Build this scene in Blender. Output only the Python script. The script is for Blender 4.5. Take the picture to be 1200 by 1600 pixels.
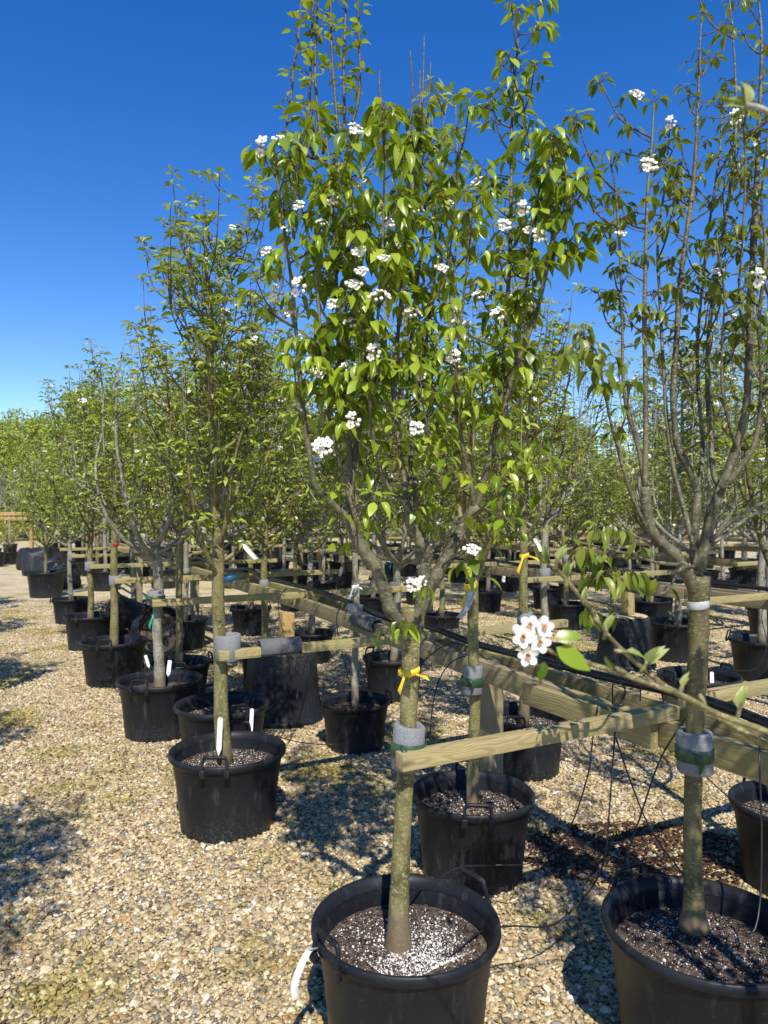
import bpy, bmesh, math, random
import numpy as np
from mathutils import Vector, Matrix, Quaternion

for o in list(bpy.data.objects):
    bpy.data.objects.remove(o)
scene = bpy.context.scene
COL = scene.collection

# ------------------------------------------------------------------ camera, sky, sun, exposure
CAMH, FPX, HOR = 1.5, 1155.0, 797.0
cam_data = bpy.data.cameras.new('camera')
cam = bpy.data.objects.new('camera', cam_data)
COL.objects.link(cam)
cam.location = (0, 0, CAMH)
cam.rotation_euler = (math.radians(90), 0, 0)
cam_data.sensor_fit = 'VERTICAL'
cam_data.sensor_height = 36.0
cam_data.lens = 36.0 * FPX / 1600.0
cam_data.shift_y = (HOR - 800.0) / 1600.0
cam_data.clip_start = 0.05
cam_data.clip_end = 1500
cam_data.dof.use_dof = True
cam_data.dof.focus_distance = 2.6
cam_data.dof.aperture_fstop = 7.0
scene.camera = cam

SUN_EL, SUN_AZ = math.radians(50), math.radians(8)      # sun behind the camera, a little to the right
world = bpy.data.worlds.new('World')
scene.world = world
world.use_nodes = True
wn = world.node_tree
bg = wn.nodes['Background']
sky = wn.nodes.new('ShaderNodeTexSky')
sky.sky_type = 'NISHITA'
sky.sun_disc = False
sky.sun_elevation = SUN_EL
sky.sun_rotation = math.pi - SUN_AZ
sky.altitude = 200
sky.air_density = 1.0
sky.dust_density = 0.0
sky.ozone_density = 2.2
hs = wn.nodes.new('ShaderNodeHueSaturation')
hs.inputs['Saturation'].default_value = 1.4
hs.inputs['Hue'].default_value = 0.515
wn.links.new(sky.outputs[0], hs.inputs['Color'])
wn.links.new(hs.outputs[0], bg.inputs[0])
bg.inputs[1].default_value = 0.15

sv = Vector((math.sin(SUN_AZ) * math.cos(SUN_EL), -math.cos(SUN_AZ) * math.cos(SUN_EL), math.sin(SUN_EL)))
sun_data = bpy.data.lights.new('sun', 'SUN')
sun_data.energy = 5.0
sun_data.angle = math.radians(0.53)
sun_data.color = (1.0, 0.95, 0.85)
sun = bpy.data.objects.new('sun', sun_data)
COL.objects.link(sun)
sun.rotation_euler = sv.to_track_quat('Z', 'Y').to_euler()
sun.location = (3, -6, 12)

vs = scene.view_settings
vs.view_transform = 'Standard'
vs.look = 'None'
vs.exposure = 0.27
vs.gamma = 1.0
scene.render.engine = 'CYCLES'
scene.cycles.max_bounces = 6
scene.cycles.transmission_bounces = 4
scene.cycles.transparent_max_bounces = 4

RND = random.Random(7)
ORD = [''] + ('first second third fourth fifth sixth seventh eighth ninth tenth eleventh twelfth thirteenth fourteenth fifteenth sixteenth seventeenth eighteenth nineteenth twentieth twenty-first twenty-second twenty-third twenty-fourth twenty-fifth twenty-sixth').split()


def P(px, py, d):
    return Vector(((px - 600.0) / FPX * d, d, CAMH - (py - HOR) / FPX * d))


def G(px, d, z=0.0):
    return Vector(((px - 600.0) / FPX * d, d, z))


# grid of the nursery rows: u along the rails, v along the beams
TH = math.radians(28)
U = Vector((math.cos(TH), math.sin(TH), 0))
V = Vector((-math.sin(TH), math.cos(TH), 0))
ORG = Vector((0.03, 2.05, 0))


def UV(u, v, z=0.0):
    return ORG + U * u + V * v + Vector((0, 0, z))


# ------------------------------------------------------------------ materials
def new_mat(name):
    m = bpy.data.materials.new(name)
    m.use_nodes = True
    nt = m.node_tree
    return m, nt, nt.nodes['Principled BSDF']


def N(nt, typ, **kw):
    n = nt.nodes.new(typ)
    for k, v in kw.items():
        setattr(n, k, v)
    return n


def ramp(nt, fac, stops, interp='LINEAR'):
    r = nt.nodes.new('ShaderNodeValToRGB')
    r.color_ramp.interpolation = interp
    el = r.color_ramp.elements
    while len(el) < len(stops):
        el.new(0.5)
    for e, (p, c) in zip(el, stops):
        e.position = p
        e.color = (c[0], c[1], c[2], 1)
    nt.links.new(fac, r.inputs[0])
    return r.outputs[0]


def noise(nt, vec, scale, detail=3, rough=0.55, dist=0.0):
    n = nt.nodes.new('ShaderNodeTexNoise')
    n.inputs['Scale'].default_value = scale
    n.inputs['Detail'].default_value = detail
    n.inputs['Roughness'].default_value = rough
    n.inputs['Distortion'].default_value = dist
    if vec is not None:
        nt.links.new(vec, n.inputs['Vector'])
    return n.outputs[0]


def mapping(nt, vec, scale=(1, 1, 1), loc=None):
    n = nt.nodes.new('ShaderNodeMapping')
    n.inputs['Scale'].default_value = scale
    nt.links.new(vec, n.inputs['Vector'])
    if loc is not None:
        nt.links.new(loc, n.inputs['Location'])
    return n.outputs[0]


def mixc(nt, fac, a, b, mode='MIX'):
    n = nt.nodes.new('ShaderNodeMix')
    n.data_type = 'RGBA'
    n.blend_type = mode
    for i, x in ((0, fac), (6, a), (7, b)):
        if hasattr(x, 'is_linked'):
            nt.links.new(x, n.inputs[i])
        elif i == 0:
            n.inputs[0].default_value = x
        else:
            n.inputs[i].default_value = (x[0], x[1], x[2], 1)
    return n.outputs[2]


def math_(nt, op, a, b=0.0):
    n = nt.nodes.new('ShaderNodeMath')
    n.operation = op
    for i, x in ((0, a), (1, b)):
        if hasattr(x, 'is_linked'):
            nt.links.new(x, n.inputs[i])
        else:
            n.inputs[i].default_value = x
    return n.outputs[0]


def bump(nt, bsdf, h, strength=0.3, dist=0.01):
    b = nt.nodes.new('ShaderNodeBump')
    b.inputs['Strength'].default_value = strength
    b.inputs['Distance'].default_value = dist
    nt.links.new(h, b.inputs['Height'])
    nt.links.new(b.outputs[0], bsdf.inputs['Normal'])


def plain(name, col, rough=0.6, var=0.25, scale=30, bmp=0.0, spec=0.5):
    m, nt, b = new_mat(name)
    tc = N(nt, 'ShaderNodeTexCoord')
    n = noise(nt, tc.outputs['Object'], scale, 4)
    lo = [c * (1 - var) for c in col]
    hi = [min(1, c * (1 + var)) for c in col]
    nt.links.new(ramp(nt, n, [(0.3, lo), (0.7, hi)]), b.inputs['Base Color'])
    b.inputs['Roughness'].default_value = rough
    b.inputs['Specular IOR Level'].default_value = spec
    if bmp:
        bump(nt, b, n, bmp, 0.004)
    return m


def leaf_mat(name, cols, gloss=0.38, trans=0.35):
    m, nt, b = new_mat(name)
    at = N(nt, 'ShaderNodeAttribute', attribute_name='tint')
    oi = N(nt, 'ShaderNodeObjectInfo')
    f = math_(nt, 'FRACT', math_(nt, 'ADD', at.outputs['Fac'], oi.outputs['Random']))
    k = len(cols) - 1
    c = ramp(nt, f, [(i / k, x) for i, x in enumerate(cols)])
    tc = N(nt, 'ShaderNodeTexCoord')
    n = noise(nt, tc.outputs['Object'], 60, 2)
    c = mixc(nt, 0.35, c, ramp(nt, n, [(0.3, (0.7, 0.75, 0.6)), (0.7, (1, 1, 1))]), 'MULTIPLY')
    nt.links.new(c, b.inputs['Base Color'])
    b.inputs['Roughness'].default_value = gloss
    b.inputs['Specular IOR Level'].default_value = 0.45
    tr = N(nt, 'ShaderNodeBsdfTranslucent')
    c2 = mixc(nt, 1.0, c, (1.25, 1.15, 0.35), 'MULTIPLY')
    nt.links.new(c2, tr.inputs['Color'])
    mx = N(nt, 'ShaderNodeMixShader')
    mx.inputs[0].default_value = trans
    nt.links.new(b.outputs[0], mx.inputs[1])
    nt.links.new(tr.outputs[0], mx.inputs[2])
    nt.links.new(mx.outputs[0], nt.nodes['Material Output'].inputs['Surface'])
    return m


def bark_mat(name, dark, mid, light, lichen=(0.3, 0.3, 0.22), scale=1.0):
    m, nt, b = new_mat(name)
    tc = N(nt, 'ShaderNodeTexCoord')
    v = tc.outputs['Object']
    n1 = noise(nt, mapping(nt, v, (9 * scale, 9 * scale, 4 * scale)), 2.2, 5, 0.65)
    c = ramp(nt, n1, [(0.33, dark), (0.5, mid), (0.66, light)])
    n2 = noise(nt, mapping(nt, v, (60, 60, 95)), 1.6, 3, 0.7)
    c = mixc(nt, ramp(nt, n2, [(0.54, (0, 0, 0)), (0.63, (0.85, 0.85, 0.85))]), c, lichen)
    n3 = noise(nt, mapping(nt, v, (26, 26, 70)), 1.0, 4, 0.6)
    c = mixc(nt, ramp(nt, n3, [(0.3, (0.8, 0.8, 0.8)), (0.42, (0, 0, 0))]), c, dark)
    n4 = noise(nt, v, 14, 3, 0.6)
    c = mixc(nt, ramp(nt, n4, [(0.52, (0, 0, 0)), (0.62, (0.55, 0.55, 0.55))]), c, light)
    # rougher brown collar where the old planting depth stained the foot of the stem
    sp = N(nt, 'ShaderNodeSeparateXYZ')
    nt.links.new(v, sp.inputs[0])
    zz = math_(nt, 'ADD', sp.outputs[2], math_(nt, 'MULTIPLY', n4, 0.05))
    c = mixc(nt, ramp(nt, zz, [(0.405, (0.7, 0.7, 0.7)), (0.425, (0, 0, 0))]), c, (0.17, 0.115, 0.075))
    nt.links.new(c, b.inputs['Base Color'])
    b.inputs['Roughness'].default_value = 0.62
    bump(nt, b, math_(nt, 'ADD', n2, n3), 0.4, 0.003)
    return m


def timber_mat(name, pale, dark, green):
    m, nt, b = new_mat(name)
    tc = N(nt, 'ShaderNodeTexCoord')
    oi = N(nt, 'ShaderNodeObjectInfo')
    cmb = N(nt, 'ShaderNodeCombineXYZ')
    r10 = math_(nt, 'MULTIPLY', oi.outputs['Random'], 37.0)
    for i in range(3):
        nt.links.new(r10, cmb.inputs[i])
    v = mapping(nt, tc.outputs['Object'], (1, 1, 1), cmb.outputs[0])
    warp = noise(nt, mapping(nt, v, (2.2, 9, 9)), 1.5, 2, 0.5)
    wv = N(nt, 'ShaderNodeTexWave', wave_type='RINGS', rings_direction='X')
    wv.inputs['Scale'].default_value = 1.0
    wv.inputs['Distortion'].default_value = 0
    va = N(nt, 'ShaderNodeVectorMath', operation='ADD')
    nt.links.new(mapping(nt, v, (0.55, 21, 21)), va.inputs[0])
    sc = N(nt, 'ShaderNodeVectorMath', operation='SCALE')
    sc.inputs['Scale'].default_value = 2.4
    cb = N(nt, 'ShaderNodeCombineXYZ')
    nt.links.new(warp, cb.inputs[1])
    nt.links.new(warp, cb.inputs[2])
    nt.links.new(cb.outputs[0], sc.inputs[0])
    nt.links.new(sc.outputs[0], va.inputs[1])
    nt.links.new(va.outputs[0], wv.inputs['Vector'])
    fib = noise(nt, mapping(nt, v, (6, 160, 160)), 1.0, 3, 0.7)
    md_ = [(p * .55 + q * .45) for p, q in zip(pale, dark)]
    c = ramp(nt, wv.outputs['Fac'], [(0.05, md_), (0.4, pale), (1.0, pale)])
    wz = noise(nt, mapping(nt, v, (1.3, 30, 30)), 1.0, 4, 0.7)
    c = mixc(nt, ramp(nt, wz, [(0.45, (0, 0, 0)), (0.7, (0.6, 0.6, 0.6))]), c, [x * .6 for x in pale])
    crk = noise(nt, mapping(nt, v, (2.0, 70, 70)), 1.0, 2, 0.5)
    c = mixc(nt, ramp(nt, crk, [(0.3, (0.8, 0.8, 0.8)), (0.34, (0, 0, 0))]), c, [x * .25 for x in dark])
    c = mixc(nt, 0.45, c, ramp(nt, fib, [(0.3, (0.5, 0.48, 0.42)), (0.65, (1, 1, 1))]), 'MULTIPLY')
    blot = noise(nt, mapping(nt, v, (2.5, 7, 7)), 1.0, 3, 0.6)
    c = mixc(nt, ramp(nt, blot, [(0.42, (0, 0, 0)), (0.7, (0.8, 0.8, 0.8))]), c, green)
    kn = N(nt, 'ShaderNodeTexVoronoi')
    kn.inputs['Scale'].default_value = 1.0
    nt.links.new(mapping(nt, v, (2.6, 9, 9)), kn.inputs['Vector'])
    c = mixc(nt, ramp(nt, kn.outputs['Distance'], [(0.07, (0.85, 0.85, 0.85)), (0.13, (0, 0, 0))]), c, [x * 0.45 for x in dark])
    nt.links.new(c, b.inputs['Base Color'])
    b.inputs['Roughness'].default_value = 0.75
    bump(nt, b, math_(nt, 'ADD', fib, wv.outputs['Fac']), 0.25, 0.002)
    return m


M = {}
M['bark_main'] = bark_mat('bark_main', (0.055, 0.047, 0.016), (0.15, 0.13, 0.042), (0.25, 0.22, 0.088), (0.36, 0.33, 0.19))
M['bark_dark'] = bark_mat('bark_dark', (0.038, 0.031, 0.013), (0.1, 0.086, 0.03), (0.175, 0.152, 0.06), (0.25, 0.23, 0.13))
M['bark_limb'] = bark_mat('bark_limb', (0.03, 0.026, 0.014), (0.088, 0.078, 0.04), (0.17, 0.155, 0.09), (0.27, 0.26, 0.19))  # darker than the trunk bark: the limbs' shade is put into the colour
M['bark_grey'] = bark_mat('bark_grey', (0.08, 0.072, 0.05), (0.2, 0.185, 0.13), (0.33, 0.31, 0.24), (0.42, 0.41, 0.35))
M['twig'] = bark_mat('twig_bark', (0.035, 0.022, 0.013), (0.085, 0.06, 0.035), (0.14, 0.115, 0.065), (0.2, 0.18, 0.12), 3)
M['leaf_big'] = leaf_mat('leaf_big', [(0.09, 0.15, 0.01), (0.26, 0.36, 0.02), (0.46, 0.54, 0.06), (0.15, 0.24, 0.014), (0.33, 0.43, 0.03)], 0.3, 0.38)  # the palest stop paints a sunlit highlight onto some leaves
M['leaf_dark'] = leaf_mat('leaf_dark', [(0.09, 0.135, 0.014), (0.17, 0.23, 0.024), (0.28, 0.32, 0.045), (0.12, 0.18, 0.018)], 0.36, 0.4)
M['leaf_small'] = leaf_mat('leaf_small', [(0.13, 0.18, 0.02), (0.35, 0.43, 0.045), (0.54, 0.6, 0.18), (0.2, 0.28, 0.03), (0.45, 0.53, 0.09)], 0.4, 0.36)  # wide pale-to-dark range paints in sun sparkle, along with pale undersides
M['leaf_silver'] = leaf_mat('leaf_silver', [(0.2, 0.25, 0.06), (0.36, 0.4, 0.12), (0.55, 0.57, 0.27)], 0.5, 0.25)
M['leaf_hedge'] = leaf_mat('leaf_hedge', [(0.045, 0.07, 0.016), (0.075, 0.105, 0.022), (0.11, 0.14, 0.03)], 0.5, 0.15)
M['leaf_rust'] = leaf_mat('leaf_rust', [(0.1, 0.07, 0.035), (0.14, 0.105, 0.05), (0.12, 0.13, 0.05)], 0.5, 0.2)
M['petal'] = plain('petal_white', (0.8, 0.78, 0.7), 0.5, 0.04, 200)
M['stamen'] = plain('stamen_rust', (0.5, 0.27, 0.14), 0.6, 0.3, 200)
M['timber'] = timber_mat('timber_pale', (0.43, 0.345, 0.16), (0.22, 0.165, 0.062), (0.26, 0.245, 0.09))
M['timber_old'] = timber_mat('timber_weathered', (0.34, 0.28, 0.16), (0.19, 0.15, 0.08), (0.22, 0.195, 0.105))
M['timber_new'] = timber_mat('timber_orange', (0.5, 0.33, 0.13), (0.38, 0.23, 0.08), (0.44, 0.3, 0.12))
M['foam'] = plain('foam_grey', (0.215, 0.22, 0.225), 0.9, 0.35, 300, 0.8)
M['foam_dark'] = plain('foam_dark', (0.12, 0.123, 0.13), 0.9, 0.45, 260, 0.9)
M['strap'] = plain('strap_green', (0.03, 0.07, 0.03), 0.45, 0.25, 40)
M['yellow'] = plain('tape_yellow', (0.75, 0.56, 0.03), 0.4, 0.15, 40)
M['white'] = plain('label_white', (0.78, 0.78, 0.77), 0.45, 0.06, 40)
M['grey_tape'] = plain('tape_grey', (0.42, 0.44, 0.46), 0.4, 0.15, 50)
M['blue'] = plain('tape_blue', (0.006, 0.075, 0.15), 0.45, 0.2, 40)
M['green_tape'] = plain('tape_green', (0.01, 0.33, 0.22), 0.45, 0.2, 40)
M['red_tape'] = plain('tape_red', (0.3, 0.02, 0.03), 0.45, 0.2, 40)
M['pipe'] = plain('pipe_black', (0.014, 0.014, 0.016), 0.38, 0.3, 25)
M['mulch'] = plain('mulch_brown', (0.09, 0.042, 0.025), 0.85, 0.5, 60)
M['soil_chip'] = plain('soil_crumb', (0.085, 0.055, 0.04), 0.9, 0.7, 50)
M['perlite'] = plain('perlite_white', (0.72, 0.7, 0.66), 0.9, 0.1, 60)
M['fabric'] = plain('bag_black', (0.016, 0.016, 0.018), 0.55, 0.4, 12, 0.3)
M['magenta'] = plain('petal_pink', (0.5, 0.06, 0.22), 0.5, 0.2, 60)


def pot_mat():
    m, nt, b = new_mat('pot_black_plastic')
    tc = N(nt, 'ShaderNodeTexCoord')
    oi = N(nt, 'ShaderNodeObjectInfo')
    cmb = N(nt, 'ShaderNodeCombineXYZ')
    for i in range(3):
        nt.links.new(math_(nt, 'MULTIPLY', oi.outputs['Random'], 21.0), cmb.inputs[i])
    v = mapping(nt, tc.outputs['Object'], (1, 1, 1), cmb.outputs[0])
    n1 = noise(nt, v, 5, 5, 0.6)
    n2 = noise(nt, v, 90, 3, 0.7)
    c = ramp(nt, n1, [(0.3, (0.0095, 0.0108, 0.0135)), (0.7, (0.017, 0.0192, 0.0235))])
    # dust splashed up from the ground clings to the foot of the wall
    sep = N(nt, 'ShaderNodeSeparateXYZ')
    nt.links.new(tc.outputs['Object'], sep.inputs[0])
    dust = math_(nt, 'MULTIPLY', ramp(nt, sep.outputs[2], [(0.0, (1, 1, 1)), (0.16, (0, 0, 0))]), ramp(nt, n2, [(0.48, (0, 0, 0)), (0.75, (0.6, 0.6, 0.6))]))
    c = mixc(nt, dust, c, (0.16, 0.15, 0.125))
    n5 = noise(nt, mapping(nt, v, (16, 16, 3.5)), 1.6, 4, 0.65)
    c = mixc(nt, ramp(nt, n5, [(0.56, (0, 0, 0)), (0.74, (0.32, 0.32, 0.32))]), c, (0.12, 0.115, 0.1))
    n6 = noise(nt, mapping(nt, v, (60, 60, 210)), 1.0, 2, 0.6)
    c = mixc(nt, ramp(nt, n6, [(0.68, (0, 0, 0)), (0.74, (0.35, 0.35, 0.35))]), c, (0.14, 0.14, 0.135))
    nt.links.new(c, b.inputs['Base Color'])
    nt.links.new(ramp(nt, n1, [(0.3, (0.36,) * 3), (0.7, (0.52,) * 3)]), b.inputs['Roughness'])
    b.inputs['Specular IOR Level'].default_value = 0.22
    bump(nt, b, n2, 0.12, 0.003)
    return m


def soil_mat():
    m, nt, b = new_mat('soil_with_perlite')
    tc = N(nt, 'ShaderNodeTexCoord')
    v = tc.outputs['Object']
    n1 = noise(nt, v, 45, 5, 0.7)
    c = ramp(nt, n1, [(0.3, (0.03, 0.02, 0.014)), (0.55, (0.1, 0.07, 0.05)), (0.75, (0.26, 0.2, 0.15))])
    vo = N(nt, 'ShaderNodeTexVoronoi')
    vo.inputs['Scale'].default_value = 110
    nt.links.new(v, vo.inputs['Vector'])
    sp = math_(nt, 'MULTIPLY', ramp(nt, vo.outputs['Distance'], [(0.22, (1, 1, 1)), (0.34, (0, 0, 0))]), ramp(nt, noise(nt, v, 9, 2), [(0.42, (0, 0, 0)), (0.6, (1, 1, 1))]))
    c = mixc(nt, sp, c, (0.5, 0.47, 0.42))
    nt.links.new(c, b.inputs['Base Color'])
    b.inputs['Roughness'].default_value = 0.95
    bump(nt, b, n1, 0.9, 0.012)
    return m


def gravel_tint(nt, c):
    """moss, silt and leaf stain in patches, laid out on the ground"""
    g = N(nt, 'ShaderNodeNewGeometry')
    pos = g.outputs['Position']
    n1 = noise(nt, pos, 1.6, 4, 0.6)
    c = mixc(nt, ramp(nt, n1, [(0.5, (0, 0, 0)), (0.66, (0.8, 0.8, 0.8))]), c, (0.58, 0.6, 0.22), 'MULTIPLY')
    n2 = noise(nt, pos, 3.4, 4, 0.65)
    c = mixc(nt, ramp(nt, n2, [(0.55, (0, 0, 0)), (0.7, (0.6, 0.6, 0.6))]), c, (0.45, 0.38, 0.28), 'MULTIPLY')
    return c


def stone_mat():
    m, nt, b = new_mat('gravel_stones')
    at = N(nt, 'ShaderNodeAttribute', attribute_name='tint')
    c = ramp(nt, at.outputs['Fac'], [(0.0, (0.17, 0.135, 0.085)), (0.12, (0.42, 0.32, 0.165)), (0.3, (0.53, 0.405, 0.215)), (0.5, (0.44, 0.36, 0.23)),
                                     (0.64, (0.64, 0.52, 0.325)), (0.8, (0.27, 0.225, 0.16)), (0.86, (0.42, 0.26, 0.12)), (0.9, (0.78, 0.7, 0.53)), (0.975, (0.25, 0.25, 0.245))], 'CONSTANT')
    g = N(nt, 'ShaderNodeNewGeometry')
    n = noise(nt, g.outputs['Position'], 160, 3, 0.6)
    c = mixc(nt, 0.45, c, ramp(nt, n, [(0.3, (0.55, 0.5, 0.42)), (0.65, (1, 1, 1))]), 'MULTIPLY')
    c = gravel_tint(nt, c)
    nt.links.new(c, b.inputs['Base Color'])
    b.inputs['Roughness'].default_value = 0.62
    b.inputs['Specular IOR Level'].default_value = 0.4
    return m


def ground_mat():
    m, nt, b = new_mat('gravel_ground')
    g = N(nt, 'ShaderNodeNewGeometry')
    pos = g.outputs['Position']
    vo = N(nt, 'ShaderNodeTexVoronoi')
    vo.inputs['Scale'].default_value = 48
    nt.links.new(pos, vo.inputs['Vector'])
    c = ramp(nt, vo.outputs['Color'], [(0.2, (0.4, 0.32, 0.2)), (0.45, (0.55, 0.44, 0.27)), (0.6, (0.62, 0.51, 0.33)), (0.85, (0.72, 0.62, 0.44))])
    c = mixc(nt, ramp(nt, vo.outputs['Distance'], [(0.45, (0, 0, 0)), (0.9, (0.35, 0.35, 0.35))]), c, (0.2, 0.16, 0.1))
    n = noise(nt, pos, 0.5, 5, 0.6)
    c = mixc(nt, 0.5, c, ramp(nt, n, [(0.3, (0.8, 0.76, 0.68)), (0.6, (1, 1, 1))]), 'MULTIPLY')
    c = gravel_tint(nt, c)
    nt.links.new(c, b.inputs['Base Color'])
    b.inputs['Roughness'].default_value = 0.9
    bump(nt, b, vo.outputs['Distance'], 0.7, -0.01)
    return m


M['pot'] = pot_mat()
M['soil'] = soil_mat()
M['stone'] = stone_mat()
M['ground'] = ground_mat()


# ------------------------------------------------------------------ mesh helpers
class MB:
    """collects pieces of geometry for one mesh"""

    def __init__(s):
        s.v, s.f, s.t, s.m, s.n = [], [], [], [], 0

    def add(s, verts, faces, tint=0.5, mi=0):
        verts = np.asarray(verts, dtype=np.float32).reshape(-1, 3)
        s.v.append(verts)
        n = s.n
        s.f.extend([tuple(i + n for i in f) for f in faces])
        s.m.extend([mi] * len(faces))
        s.t.append(np.full(len(verts), tint, dtype=np.float32) if np.isscalar(tint) else np.asarray(tint, dtype=np.float32))
        s.n += len(verts)

    def tube(s, pts, radii, sides=6, tint=0.5, mi=0, cap=True):
        p = np.asarray([tuple(x) for x in pts], dtype=np.float64)
        k = len(p)
        r = np.interp(np.linspace(0, 1, k), np.linspace(0, 1, len(radii)), radii) if not np.isscalar(radii) else np.full(k, radii)
        t = np.gradient(p, axis=0)
        t /= np.maximum(np.linalg.norm(t, axis=1, keepdims=True), 1e-9)
        a = np.array((1.0, 0, 0)) if abs(t[0][0]) < 0.8 else np.array((0, 1.0, 0))
        ang = np.arange(sides) * 2 * math.pi / sides
        ca, sa = np.cos(ang)[:, None], np.sin(ang)[:, None]
        vs_ = []
        for i in range(k):
            a = a - t[i] * a.dot(t[i])
            a /= max(np.linalg.norm(a), 1e-9)
            b = np.cross(t[i], a)
            vs_.append(p[i] + r[i] * (ca * a + sa * b))
        fs = []
        for i in range(k - 1):
            for j in range(sides):
                j2 = (j + 1) % sides
                fs.append((i * sides + j, i * sides + j2, (i + 1) * sides + j2, (i + 1) * sides + j))
        if cap:
            fs.append(tuple(range(sides))[::-1])
            fs.append(tuple((k - 1) * sides + j for j in range(sides)))
        s.add(np.concatenate(vs_), fs, tint, mi)

    def lathe(s, prof, seg=48, mi=0, tint=0.5, closed=False, rfun=None):
        k = len(prof)
        vs_ = []
        for j in range(seg):
            a = 2 * math.pi * j / seg
            for (r, z) in prof:
                vs_.append((r * math.cos(a), r * math.sin(a), z))
        fs = []
        for j in range(seg):
            j2 = (j + 1) % seg
            for i in range(k - 1 + (1 if closed else 0)):
                i2 = (i + 1) % k
                fs.append((j * k + i, j2 * k + i, j2 * k + i2, j * k + i2))
        s.add(vs_, fs, tint, mi)

    def box(s, c, size, rot=None, mi=0, tint=0.5, ch=0.0):
        bm = bmesh.new()
        bmesh.ops.create_cube(bm, size=1.0)
        bmesh.ops.scale(bm, vec=size, verts=bm.verts)
        if ch:
            bmesh.ops.bevel(bm, geom=list(bm.edges), offset=ch, segments=2, profile=0.6, affect='EDGES')
        bm.verts.ensure_lookup_table()
        mt = (rot.to_matrix() if isinstance(rot, Quaternion) else (rot or Matrix.Identity(3)))
        vs_ = [tuple(mt @ v.co + Vector(c)) for v in bm.verts]
        fs = [tuple(v.index for v in f.verts) for f in bm.faces]
        bm.free()
        s.add(vs_, fs, tint, mi)

    def mesh(s, name, mats, smooth=True):
        me = bpy.data.meshes.new(name)
        if s.n:
            me.from_pydata(np.concatenate(s.v).tolist(), [], s.f)
            at = me.attributes.new('tint', 'FLOAT', 'POINT')
            at.data.foreach_set('value', np.concatenate(s.t))
            for mm in mats:
                me.materials.append(mm)
            if len(mats) > 1:
                me.polygons.foreach_set('material_index', np.array(s.m, dtype=np.int32))
            me.polygons.foreach_set('use_smooth', np.full(len(me.polygons), smooth))
        me.update()
        return me


def sharp(me, ang=40):
    """keep hard edges hard on smooth shaded meshes"""
    bm = bmesh.new()
    bm.from_mesh(me)
    lim = math.radians(ang)
    for e in bm.edges:
        if len(e.link_faces) == 2 and e.calc_face_angle(0) > lim:
            e.smooth = False
    bm.to_mesh(me)
    bm.free()
    return me


def link(name, me, parent=None, label=None, cat=None, group=None, kind=None, loc=None, rot=None):
    o = bpy.data.objects.new(name, me)
    COL.objects.link(o)
    if parent is not None:
        o.parent = parent
    if label:
        o['label'] = label
    if cat:
        o['category'] = cat
    if group:
        o['group'] = group
    if kind:
        o['kind'] = kind
    if loc is not None:
        o.location = loc
    if rot is not None:
        o.rotation_euler = rot
    return o


def smooth_path(pts, sub=5):
    """Catmull-Rom through the points"""
    p = [Vector(x) for x in pts]
    if len(p) < 3:
        return [p[0].lerp(p[-1], i / sub) for i in range(sub + 1)]
    q = [p[0] * 2 - p[1]] + p + [p[-1] * 2 - p[-2]]
    out = []
    for i in range(1, len(q) - 2):
        a, b, c, d = q[i - 1], q[i], q[i + 1], q[i + 2]
        for k in range(sub):
            t = k / sub
            out.append(0.5 * ((2 * b) + (c - a) * t + (2 * a - 5 * b + 4 * c - d) * t * t + (3 * b - a - 3 * c + d) * t ** 3))
    out.append(p[-1])
    return out


# ------------------------------------------------------------------ the ground and its gravel
gm = MB()
gm.add([(-400, -60, 0), (400, -60, 0), (400, 900, 0), (-400, 900, 0)], [(0, 1, 2, 3)])
link('ground', gm.mesh('ground', [M['ground']]), kind='structure')


def ico(sub):
    bm = bmesh.new()
    bmesh.ops.create_icosphere(bm, subdivisions=sub, radius=1.0)
    v = np.array([tuple(x.co) for x in bm.verts])
    f = np.array([[x.index for x in fa.verts] for fa in bm.faces])
    bm.free()
    return v, f


def rot_mats(n, rs, tilt):
    az = rs.uniform(0, 2 * math.pi, n)
    tx, ty = rs.normal(0, tilt, n), rs.normal(0, tilt, n)
    cz, sz, cx, sx, cy, sy = np.cos(az), np.sin(az), np.cos(tx), np.sin(tx), np.cos(ty), np.sin(ty)
    o, z = np.ones(n), np.zeros(n)
    Rz = np.stack([cz, -sz, z, sz, cz, z, z, z, o], 1).reshape(n, 3, 3)
    Rx = np.stack([o, z, z, z, cx, -sx, z, sx, cx], 1).reshape(n, 3, 3)
    Ry = np.stack([cy, z, sy, z, o, z, -sy, z, cy], 1).reshape(n, 3, 3)
    return Rz @ Rx @ Ry


def big_mesh(name, verts, faces, tint, mat):
    me = bpy.data.meshes.new(name)
    nv, nf = len(verts), len(faces)
    me.vertices.add(nv)
    me.vertices.foreach_set('co', verts.astype(np.float32).ravel())
    k = faces.shape[1]
    me.loops.add(nf * k)
    me.loops.foreach_set('vertex_index', faces.astype(np.int32).ravel())
    me.polygons.add(nf)
    me.polygons.foreach_set('loop_start', np.arange(0, nf * k, k, dtype=np.int32))
    me.polygons.foreach_set('loop_total', np.full(nf, k, dtype=np.int32))
    me.polygons.foreach_set('use_smooth', np.ones(nf, dtype=bool))
    at = me.attributes.new('tint', 'FLOAT', 'POINT')
    at.data.foreach_set('value', tint.astype(np.float32))
    me.materials.append(mat)
    me.update(calc_edges=True)
    me.validate()
    return me


TILE = 0.5


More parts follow.
